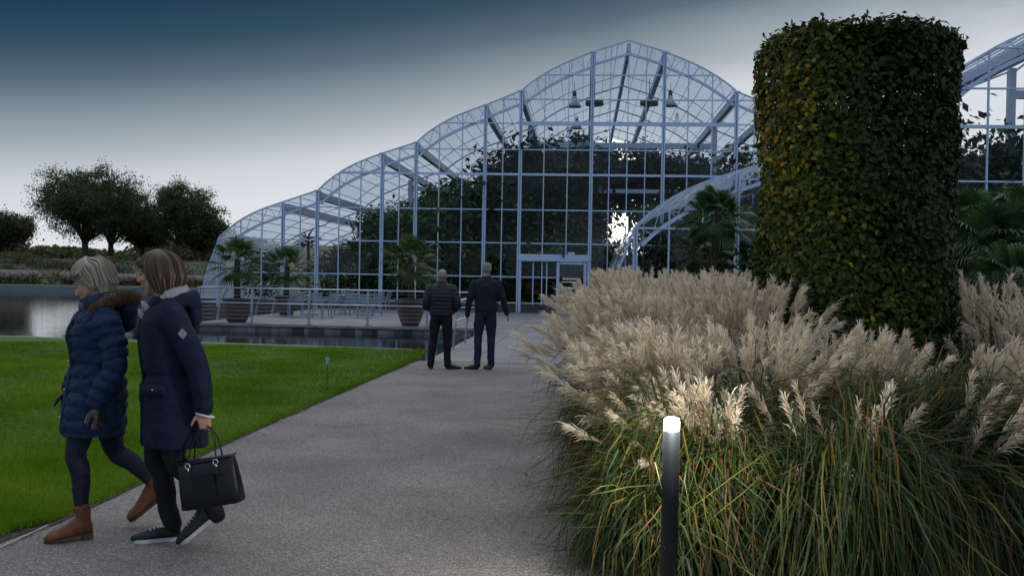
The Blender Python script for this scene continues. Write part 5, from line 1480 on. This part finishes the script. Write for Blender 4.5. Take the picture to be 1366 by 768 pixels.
rings = [(.005, 0, .60, .178, .215), (.005, 0, .66, .178, .215), (.0, 0, .80, .170, .212), (-.002, 0, .90, .160, .205), (.0, 0, 1.0, .145, .185), (.01, 0, 1.09, .150, .185), (.025, 0, 1.17, .158, .19), (.015, 0, 1.25, .142, .195), (.005, 0, 1.31, .115, .165), (.005, 0, 1.35, .085, .105), (.01, 0, 1.38, .075, .08)]
b.loft(rings, 32, 2.2)
limb(b, [J['shl'] + V3(0, -.01, 0), J['ell'], J['wrl'] + V3(-.0, 0, .03)], [.088, .068, .056]); limb(b, [J['shr'] + V3(0, .01, 0), J['elr'], J['wrr'] + V3(0, 0, .03)], [.088, .068, .056])
coat = b.remesh('coat', coat_m, w1, .008, 4, post=quilt(J, .078, .012, sl=.105, sleeve_pitch=.062))
# placket with studs down the front, following the coat front
def front_x(z, rg, extra=.0):
    for r0, r1 in zip(rg, rg[1:]):
        if r0[2] <= z <= r1[2]:
            t = (z - r0[2]) / (r1[2] - r0[2]); return r0[0] + r0[3] + (r1[0] + r1[3] - r0[0] - r0[3]) * t + extra
    return rg[-1][0] + rg[-1][3]
b = MB(); pts = [(front_x(z, rings, -.004), .035, z) for z in np.linspace(.62, 1.36, 20)]
for p, q_ in zip(pts, pts[1:]): b.beam(p, q_, .055, .018, up=(1, 0, 0))
pl_ = b.remesh('placket', coat_m, coat, .006, 2)
for i, z in enumerate((.70, .86, 1.02, 1.17, 1.30)):
    b = MB(); b.ell((front_x(z, rings, .012), .045, z), (.005, .010, .010)); b.build('stud', mat('brass_stud', (.5, .42, .3), .3, .9) if i == 0 else bpy.data.materials['brass_stud'], coat, True)
b = MB(); b.tube([(.10, .155, .95), (.075, .18, .88), (.055, .198, .80)], .008, 6); b.build('pocket', coat_m, coat, True)
# collar and hood
b = MB()
for i in range(22):
    a = -2.3 + i * 4.6 / 21
    b.ell((.01 - .105 * cos(a), .115 * sin(a), 1.375 + .02 * cos(a)), (.034, .034, .042))
b.ell((-.135, 0, 1.315), (.07, .12, .075)); b.ell((-.155, 0, 1.27), (.05, .09, .09))
hood = b.remesh('hood', coat_m, w1, .008, 3, post=lambda c, n_: wrinkle(c, n_, .008, 18))
b = MB(); b.tube([(.085, .05, 1.33), (.09, .0, 1.335), (.06, -.06, 1.34), (-.0, -.085, 1.35), (-.06, 0, 1.37), (0, .085, 1.35), (.06, .06, 1.34)], .035, 10, caps=False, closed=True)
b.build('scarf', fabric('dark_patterned_scarf', (.02, .03, .06), .8, .4, 60, (.09, .10, .14)), w1, True)
def fur(parent, path, n, ln, mt, seed):
    r_ = np.random.default_rng(seed); Pp = np.array([list(p) for p in path]); t = r_.random(n) * (len(Pp) - 1.001); i = t.astype(int); f = (t - i)[:, None]
    base = Pp[i] * (1 - f) + Pp[i + 1] * f; d = norm(r_.normal(size=(n, 3)) + np.array([-.3, .1, .25])); l_ = ln * r_.uniform(.5, 1.1, n)[:, None]
    P = np.stack([base + d * .018, base + d * l_ * .6, base + d * l_ + r_.normal(0, .006, (n, 3)) - np.array([0, 0, .012])], 1)
    Wd = np.tile(np.array([.0016, .0013, .0003]), (n, 1)); Sd = norm(np.cross(d, r_.normal(size=(n, 3))))
    return ribbons('fur_trim', P, Wd, Sd, mt, parent, r_.random(n))
furm = mat('brown_fur', rough=.8, attr=[(0, (.05, .03, .018)), (.5, (.16, .095, .055)), (1, (.36, .25, .16))], transl=.3)
path = [(.055, .135, 1.335), (.01, .155, 1.365), (-.05, .150, 1.395), (-.11, .12, 1.41), (-.165, .07, 1.40), (-.19, .0, 1.39), (-.165, -.07, 1.40), (-.10, -.12, 1.40), (-.03, -.14, 1.38)]
fur(hood, path, 15000, .048, furm, 2)
b = MB(); b.tube(path, .026, 8); b.build('fur_base', mat('fur_base', (.09, .055, .03), .9, color2=(.2, .12, .07), nscale=40), hood, True)
glove_m = mat('black_leather', (.012, .012, .014), .45, bump=.2, bscale=90)
for s, hh in (('l', ((-.30, .08, -1), (.6, -.7, 0), (.9, 0, 0), .22, 1.0)), ('r', ((.1, 0, -1), (0, 1, 0), (1, 0, 0), .6, .2))):
    b = MB(); hand(b, J['wr' + s] + V3(0, 0, -.0), *hh, g=.004, sc=.98); b.cap(J['wr' + s] + V3(0, 0, .05), J['wr' + s], .034, .032); b.remesh('glove', glove_m, w1, .0042, 1)
leg_garment(J, fabric('dark_denim', (.010, .014, .026), .8, .3, 60), w1, [.082, .078, .058, .056, .042, .036], 'jeans')
bm, bs = mat('tan_suede', (.16, .055, .022), .75, color2=(.10, .035, .015), nscale=14, bump=.2, bscale=80), mat('boot_sole', (.05, .028, .018), .7)
shoe(J, 'l', w1, bm, bs, 'boot'); shoe(J, 'r', w1, bm, bs, 'boot')
hm = hairmat('grey_blonde_hair', (.10, .08, .06), (.32, .27, .21), (.60, .54, .45))
Hc, Rh = J['head'], J['Rh']
b = MB(); 
def hcap(b, prims):
    for c, r in prims: b.ell(Hc + Rh @ Vector(c), r, Rh, 16, 10)
hcap(b, [((-.022, 0, .052), (.102, .088, .085)), ((-.055, 0, -.005), (.072, .086, .085)), ((-.042, .055, .0), (.045, .038, .065)), ((-.042, -.055, .0), (.045, .038, .065)), ((.045, .03, .090), (.042, .045, .026)), ((.045, -.03, .090), (.042, .045, .026))])
hr = b.remesh('hair', mat('hair_base', (.30, .26, .20), .6, color2=(.46, .41, .34), nscale=30, stretch=(1, 1, .3)), w1, .007, 3)
hair_strands(w1, hr, Hc, Rh, 1500, (.114, .103, .100), hm, .062, -.035, -.085, .0034, .0035, cc=(-.017, 0, .042), seed=4, part=.02, tuck=.25, fl=.12)
hair_strands(w1, hr, Hc, Rh, 600, (.121, .110, .105), hm, .066, -.02, -.06, .0026, .006, cc=(-.020, 0, .042), seed=6, part=.02, tuck=.1, fl=.05)
wp = at(128, 722); W1P = (-2.44, 5.92)
place(w1, -2.435, 5.82, H1)

# ---------------------------------------------------------------- brown haired woman
H2 = radians(180 + 24)
J = dict(pelvis=V3(0, 0, .93), chest=V3(.0, 0, 1.21), neck=V3(-.01, 0, 1.385), head=V3(.025, 0, 1.525), Rh=Rot(radians(-26), radians(4)),
         shl=V3(-.015, .17, 1.31), ell=V3(-.12, .235, 1.05), wrl=V3(-.145, .25, .79), shr=V3(.0, -.17, 1.31), elr=V3(-.02, -.255, 1.05), wrr=V3(.07, -.195, .93),
         hipr=V3(.0, -.085, .90), knr=V3(.10, -.085, .50), anr=V3(-.0, -.085, .10), tor=V3(.15, -.085, .03),
         hipl=V3(-.01, .085, .90), knl=V3(.01, .09, .50), anl=V3(-.215, .09, .185), tol=V3(-.08, .09, .03), torso_w=.17)
J['heelr'] = V3(-.045, -.085, .0); J['fdr'] = V3(1, -.04, .0); J['heell'] = V3(-.235, .09, .165); J['fdl'] = V3(.80, .02, -.60)
w2 = body('person', J, True, '', M['skin'], hands={'l': ((-.02, .05, -1), (0, -1, 0), (1, 0, 0), 1.15, .05), 'r': ((.1, .3, -1), (0, 1, 0), (0, 0, 1), .5, .1)}, hs=.98)
tag(w2, 'brown haired woman in dark navy parka with pale hood lining, walking in black trainers', 'person')
eyes(w2, J['head'], J['Rh'], .98)
park_m = fabric('navy_parka', (.0025, .006, .024), .8, .4, 30, (.004, .010, .036))
b = MB()
rings = [(-.005, 0, .565, .182, .215), (-.005, 0, .60, .182, .215), (-.005, 0, .72, .174, .21), (-.005, 0, .88, .166, .205), (-.005, 0, .965, .146, .188), (-.0, 0, 1.0, .148, .19), (.005, 0, 1.12, .15, .195), (.005, 0, 1.20, .148, .20), (.0, 0, 1.28, .135, .20), (-.005, 0, 1.345, .108, .165), (-.01, 0, 1.385, .085, .10), (-.01, 0, 1.41, .07, .075)]
b.loft(rings, 32, 2.3)
limb(b, [J['shl'] + V3(0, -.01, 0), J['ell'], J['wrl'] + V3(0, 0, .02)], [.086, .068, .055]); limb(b, [J['shr'] + V3(0, .01, 0), J['elr'], J['wrr'] + V3(0, 0, .02)], [.086, .068, .056])
def park_post(co, no_):
    o = wrinkle(co, no_, .007, 11, 7.0, .8)
    z = co[:, 2]; k = np.exp(-((z - .975) / .012) ** 2) * (np.abs(co[:, 1]) < .2); o = o - no_ * (k * .006)[:, None]
    k2 = np.abs(((z - .57) / .14) % 1 - .0) ; seam = np.exp(-((np.minimum(k2, 1 - k2)) / .04) ** 2); return o - no_ * (seam * .0025 * (z < .95))[:, None]
coat = b.remesh('coat', park_m, w2, .008, 3, post=park_post)
b = MB(); pts = [(front_x(z, rings, -.002), .02, z) for z in np.linspace(.58, 1.36, 20)]
for p, q_ in zip(pts, pts[1:]): b.beam(p, q_, .06, .016, up=(1, 0, 0))
b.remesh('placket', park_m, coat, .006, 2)
b = MB(); b.loft([((.098, .155, .925), V3(.060, -.048, 0), V3(.010, .016, 0)), ((.102, .160, .865), V3(.062, -.05, 0), V3(.011, .018, 0))], 16, 4); pf = b.build('pocket_flap', park_m, coat, True)
b = MB(); b.ell((.112, .178, .90), (.006, .006, .006)); b.build('button', bpy.data.materials['brass_stud'], pf, True)
b = MB(); b.loft([((.085, -.19, .90), V3(.07, 0, 0), V3(0, .04, 0)), ((.09, -.19, .80), V3(.075, 0, 0), V3(0, .05, 0)), ((.085, -.185, .76), V3(.065, 0, 0), V3(0, .03, 0))], 14, 3); b.build('pocket', park_m, coat, True)
# hood: navy shell around pale fleece
b = MB()
for i in range(26):
    a = -2.35 + i * 4.7 / 25; r0 = .112 + .028 * (cos(a) > 0) * cos(a)
    b.ell((-.03 - r0 * cos(a), .115 * sin(a), 1.375 + .030 * cos(a)), (.030, .030, .044))
b.ell((-.155, 0, 1.36), (.05, .095, .05)); b.ell((-.15, 0, 1.31), (.05, .10, .08))
hood = b.remesh('hood', park_m, w2, .008, 3, post=lambda c, n_: wrinkle(c, n_, .006, 16))
b = MB()
for i in range(26):
    a = -2.75 + i * 5.5 / 25
    zz = 1.405 + .026 * cos(a) - (.10 * max(0, -cos(a)) ** 1.2)
    b.ell((-.022 - .094 * cos(a) , .108 * sin(a), zz + .012), (.028, .026, .038))
[b.ell((.120, y_ * .040, 1.290), (.016, .022, .055), Rot(0, .35)) or b.ell((.098, y_ * .062, 1.345), (.020, .026, .042), Rot(0, .4)) for y_ in (1, -1)]
b.remesh('hood_lining', mat('pale_fleece', (.30, .32, .36), .95, color2=(.42, .44, .48), nscale=60, bump=.8, bscale=160), hood, .007, 2, post=lambda c, n_: wrinkle(c, n_, .004, 60))
b = MB(); wv = (J['wrl'] - J['ell']).normalized(); cw = J['wrl'] + wv * .028
b.tube([cw + V3(.045 * cos(a), .045 * sin(a), .012 * cos(a)) for a in np.linspace(0, 2 * pi, 17)[:-1]], .0065, 6, caps=False, closed=True); b.build('cuff', mat('white_cuff', (.6, .6, .62), .8), coat, True)
# diamond badge on the sleeve
b = MB(); bc = J['shl'].lerp(J['ell'], .42) + V3(.0, .078, .012); n1 = V3(.0, 1, .22).normalized(); tx = V3(1, 0, 0); tz = n1.cross(tx) * -1
D = [bc + tx * .026, bc + tz * .032, bc - tx * .026, bc - tz * .032]
b.add([p + n1 * .006 for p in D] + [p - n1 * .03 for p in D], [(0, 1, 2, 3), (0, 4, 5, 1), (1, 5, 6, 2), (2, 6, 7, 3), (3, 7, 4, 0)])
bd = b.build('sleeve_badge', mat('badge_grey', (.16, .17, .20), .7), coat)
b = MB(); b.tube([bc + n1 * .0085 + tx * (.011 * cos(a)) + tz * (.011 * sin(a)) for a in np.linspace(0, 2 * pi, 13)[:-1]], .002, 5, caps=False, closed=True); b.build('badge_ring', mat('badge_pale', (.36, .34, .34), .7), bd)
leg_garment(J, fabric('black_trousers', (.008, .008, .011), .8, .3, 40), w2, [.085, .080, .062, .060, .054, .052], 'trousers', amp=.007, sc=16)
tm, ts = mat('black_trainer', (.005, .006, .009), .7, bump=.3, bscale=120), mat('white_sole', (.42, .44, .47), .6)
shoe(J, 'l', w2, tm, ts, 'trainer'); shoe(J, 'r', w2, tm, ts, 'trainer')
hm2 = hairmat('brown_hair', (.020, .012, .008), (.055, .034, .020), (.14, .09, .055))
Hc, Rh = J['head'], J['Rh']
b = MB(); hcap(b, [((-.030, 0, .048), (.114, .095, .092)), ((-.056, 0, -.02), (.085, .088, .085)), ((-.022, .062, -.02), (.050, .028, .075)), ((-.022, -.062, -.02), (.050, .028, .075)), ((.045, .03, .080), (.050, .050, .030)), ((.045, -.03, .080), (.050, .050, .030)), ((.058, .0, .066), (.034, .058, .022))])
hr = b.remesh('hair', mat('hair_base_brown', (.035, .023, .015), .6, color2=(.06, .042, .028), nscale=30, stretch=(1, 1, .3)), w2, .007, 3)
hair_strands(w2, hr, Hc, Rh, 2200, (.127, .106, .102), hm2, .060, -.085, -.095, .0034, .0012, cc=(-.026, 0, .040), seed=14, part=.015, flare=1.06, tuck=.35, fl=.36)
place(w2, -1.905, 5.66, H2)
def lean(root, k, z0):
    seen = set()
    def go(o):
        if o.type == 'MESH' and o.data.name not in seen:
            seen.add(o.data.name); me = o.data; n = len(me.vertices); co = np.empty(n * 3, dtype=np.float32); me.vertices.foreach_get('co', co); co = co.reshape(-1, 3)
            co[:, 0] += k * np.maximum(0, co[:, 2] - z0) ** 1.15; me.vertices.foreach_set('co', co.ravel()); me.update()
        for c in children(o): go(c)
    go(root)
lean(w1, -.038, .5); lean(w2, .085, .55)
# ---------------------------------------------------------------- handbag, held in her left hand
hw = Matrix.Translation(w2.location) @ Matrix.Rotation(H2, 4, 'Z')
hp = hw @ (J['wrl'] + V3(-.0, .0, -.085))
bag = empty('handbag', (hp.x + .052, hp.y - .02, hp.z - .435), radians(-6), 'large black leather tote bag held by the woman in the navy parka', 'handbag')
bag.rotation_euler = (0, radians(-11), radians(-6))
lea = mat('black_bag_leather', (.004, .005, .008), .42, spec=.35, bump=.15, bscale=150, color2=(.007, .008, .012), nscale=6)
b = MB(); b.loft([(0, 0, 0, .165, .062), (0, 0, .006, .172, .066), (0, 0, .10, .170, .060), (0, 0, .20, .164, .045), (0, 0, .258, .160, .030), (0, 0, .262, .156, .024)], 40, 5)
bg_ = b.build('bag_body', lea, bag, True)
for yy in (-.033, .033):
    b = MB(); b.tube([(-.162, yy, .256), (-.08, yy * 1.1, .252), (0, yy * 1.1, .249), (.08, yy * 1.1, .252), (.162, yy, .258)], .005, 6); b.build('piping', lea, bg_, True)
b = MB(); b.box((-.01, -.066, .12), (.13, .004, .13)); b.build('front_pocket', lea, bg_)
silver = mat('silver_ring', (.6, .6, .62), .25, 1)
top = Vector((-.052, .02, .50)); top = (Matrix.Rotation(radians(-6), 3, 'Z') @ Matrix.Rotation(radians(-11), 3, 'Y')).inverted() @ (hp - bag.location)
for yy in (-.042, .042):
    b = MB(); L0 = V3(-.085, yy, .235); R0 = V3(.075, yy, .235)
    for base, sg in ((L0, -1), (R0, 1)):
        P = [base, base + V3(0, 0, .04), base.lerp(top, .5) + V3(sg * .022, 0, .03), top + V3(sg * .014, yy * .2, -.012), top + V3(0, yy * .15, .006)]
        b.tube(P, [.009, .008, .007, .007, .007], 8, flat=.5)
    b.build('strap', lea, bag, True)
    if yy < 0:
        for base in (L0, R0):
            b = MB(); cc = base + V3(0, -.018, .005)
            b.tube([cc + V3(.014 * cos(a), 0, .014 * sin(a)) for a in np.linspace(0, 2 * pi, 13)[:-1]], .0032, 6, caps=False, closed=True); b.ell(cc + V3(0, 0, -.022), (.006, .005, .010)); b.build('ring', silver, bag, True)
            b = MB(); b.tube([cc + V3(.0, -.002, -.03), cc + V3(.012, -.004, -.075)], [.006, .009], 6, flat=.4); b.build('tassel', lea, bag, True)

# ---------------------------------------------------------------- the two standing men (backs to the camera)
def man(kind, x, y, heading, label):
    if kind == 'quilted':
        J = dict(pelvis=V3(0, 0, .93), chest=V3(.0, 0, 1.22), neck=V3(.0, 0, 1.42), head=V3(.035, 0, 1.545), Rh=Rot(radians(10), radians(2)),
             shl=V3(0, .185, 1.34), ell=V3(-.02, .265, 1.07), wrl=V3(.15, .17, .98), shr=V3(0, -.185, 1.34), elr=V3(-.02, -.265, 1.07), wrr=V3(.13, -.17, .95),
             hipl=V3(0, .09, .90), knl=V3(.01, .125, .50), anl=V3(-.01, .165, .09), tol=V3(.13, .18, .03), hipr=V3(0, -.09, .90), knr=V3(.01, -.105, .50), anr=V3(-.01, -.115, .09), tor=V3(.06, -.24, .03), torso_w=.18)
        J['heell'] = V3(-.05, .155, 0); J['fdl'] = V3(1, .1, 0); J['heelr'] = V3(-.02, -.10, 0); J['fdr'] = V3(.35, -1, 0)
        hd = {'l': ((.6, -.6, -.3), (-1, 0, 0), (0, 0, 1), .6, .1), 'r': ((.6, .6, -.3), (-1, 0, 0), (0, 0, 1), .6, .1)}
    else:
        J = dict(pelvis=V3(0, 0, 1.0), chest=V3(.0, 0, 1.31), neck=V3(.0, 0, 1.52), head=V3(.03, 0, 1.665), Rh=Rot(radians(14), radians(3)),
             shl=V3(0, .195, 1.43), ell=V3(-.03, .275, 1.15), wrl=V3(.0, .305, .89), shr=V3(0, -.195, 1.43), elr=V3(-.03, -.285, 1.17), wrr=V3(.02, -.355, .93),
             hipl=V3(0, .09, .97), knl=V3(.01, .12, .54), anl=V3(-.01, .125, .10), tol=V3(.05, .25, .03), hipr=V3(0, -.09, .97), knr=V3(.03, -.095, .54), anr=V3(.02, -.10, .10), tor=V3(.15, -.06, .03), torso_w=.19)
        J['heell'] = V3(-.03, .11, 0); J['fdl'] = V3(.4, .9, 0); J['heelr'] = V3(-.02, -.10, 0); J['fdr'] = V3(.9, .4, 0)
        hd = {'l': ((.05, .0, -1), (0, -1, 0), (1, 0, 0), .45, .15), 'r': ((.05, -.25, -1), (.4, .8, 0), (1, 0, 0), .45, .2)}
    m = body('person', J, False, '', M['skin2'], vox=.009, hands=hd); tag(m, label, 'person'); eyes(m, J['head'], J['Rh'])
    if kind == 'quilted':
        jm = fabric('black_quilted_nylon', (.012, .015, .026), .5, .3, 40)
        rg = [(0, 0, .90, .135, .19), (0, 0, .93, .145, .20), (0, 0, 1.05, .145, .195), (0, 0, 1.2, .15, .21), (-.0, 0, 1.30, .14, .215), (0, 0, 1.38, .11, .18), (0, 0, 1.425, .085, .11), (.005, 0, 1.47, .07, .072)]
    else:
        jm = fabric('dark_navy_sweater', (.007, .010, .022), .8, .3, 30)
        rg = [(0, 0, .98, .135, .185), (0, 0, 1.02, .14, .19), (0, 0, 1.15, .135, .185), (0, 0, 1.3, .145, .21), (0, 0, 1.40, .135, .22), (0, 0, 1.47, .11, .19), (0, 0, 1.52, .08, .11), (.005, 0, 1.565, .066, .068)]
    b = MB(); b.loft(rg, 30, 2.2)
    for s in 'lr': 
        limb(b, [J['sh' + s], J['el' + s], J['wr' + s].lerp(J['el' + s], .04)], [.082, .066, .048] if kind == 'quilted' else [.076, .056, .042])
    b.remesh('jacket', jm, m, .010, 2, post=quilt(J, .062, .010, sl=.1, sleeve_pitch=.06) if kind == 'quilted' else (lambda c, n_: wrinkle(c, n_, .008, 9, 2)))
    if kind != 'quilted':
        b = MB(); b.box((-.072, 0, 1.555), (.004, .014, .010)); b.build('collar_label', bpy.data.materials['white_sole'], m)
    leg_garment(J, fabric('black_cloth', (.006, .006, .009), .8, .3, 30) if kind == 'quilted' else fabric('navy_cloth', (.012, .017, .038), .8, .3, 30), m, [.095, .090, .070, .066, .060, .058], 'trousers', .010, .010, 10)
    sm = mat('polished_black_shoe', (.012, .011, .012), .25, coat=.5)
    shoe(J, 'l', m, sm, sm, 'shoe'); shoe(J, 'r', m, sm, sm, 'shoe')
    Hc, Rh = J['head'], J['Rh']
    hb = mat('grey_cropped_hair', (.14, .135, .13), .8, color2=(.26, .25, .25), nscale=60, bump=.5, bscale=200)
    b = MB()
    if kind == 'quilted':
        for c, r in [((-.035, 0, -.005), (.078, .0785, .055)), ((-.02, 0, .02), (.090, .0775, .045))]: b.ell(Hc + Rh @ Vector(c), r, Rh, 16, 10)
    else:
        for c, r in [((-.018, 0, .045), (.098, .081, .082)), ((-.04, 0, .0), (.074, .078, .06))]: b.ell(Hc + Rh @ Vector(c), r, Rh, 16, 10)
    b.remesh('hair', hb, m, .008, 2)
    place(m, x, y, heading)
man('quilted', -1.17, 16.6, radians(88), 'balding man in black quilted jacket and black trousers standing by the railing, back turned')
man('sweater', -.43, 16.6, radians(92), 'taller grey haired man in dark navy top and trousers, arms hanging, back turned')
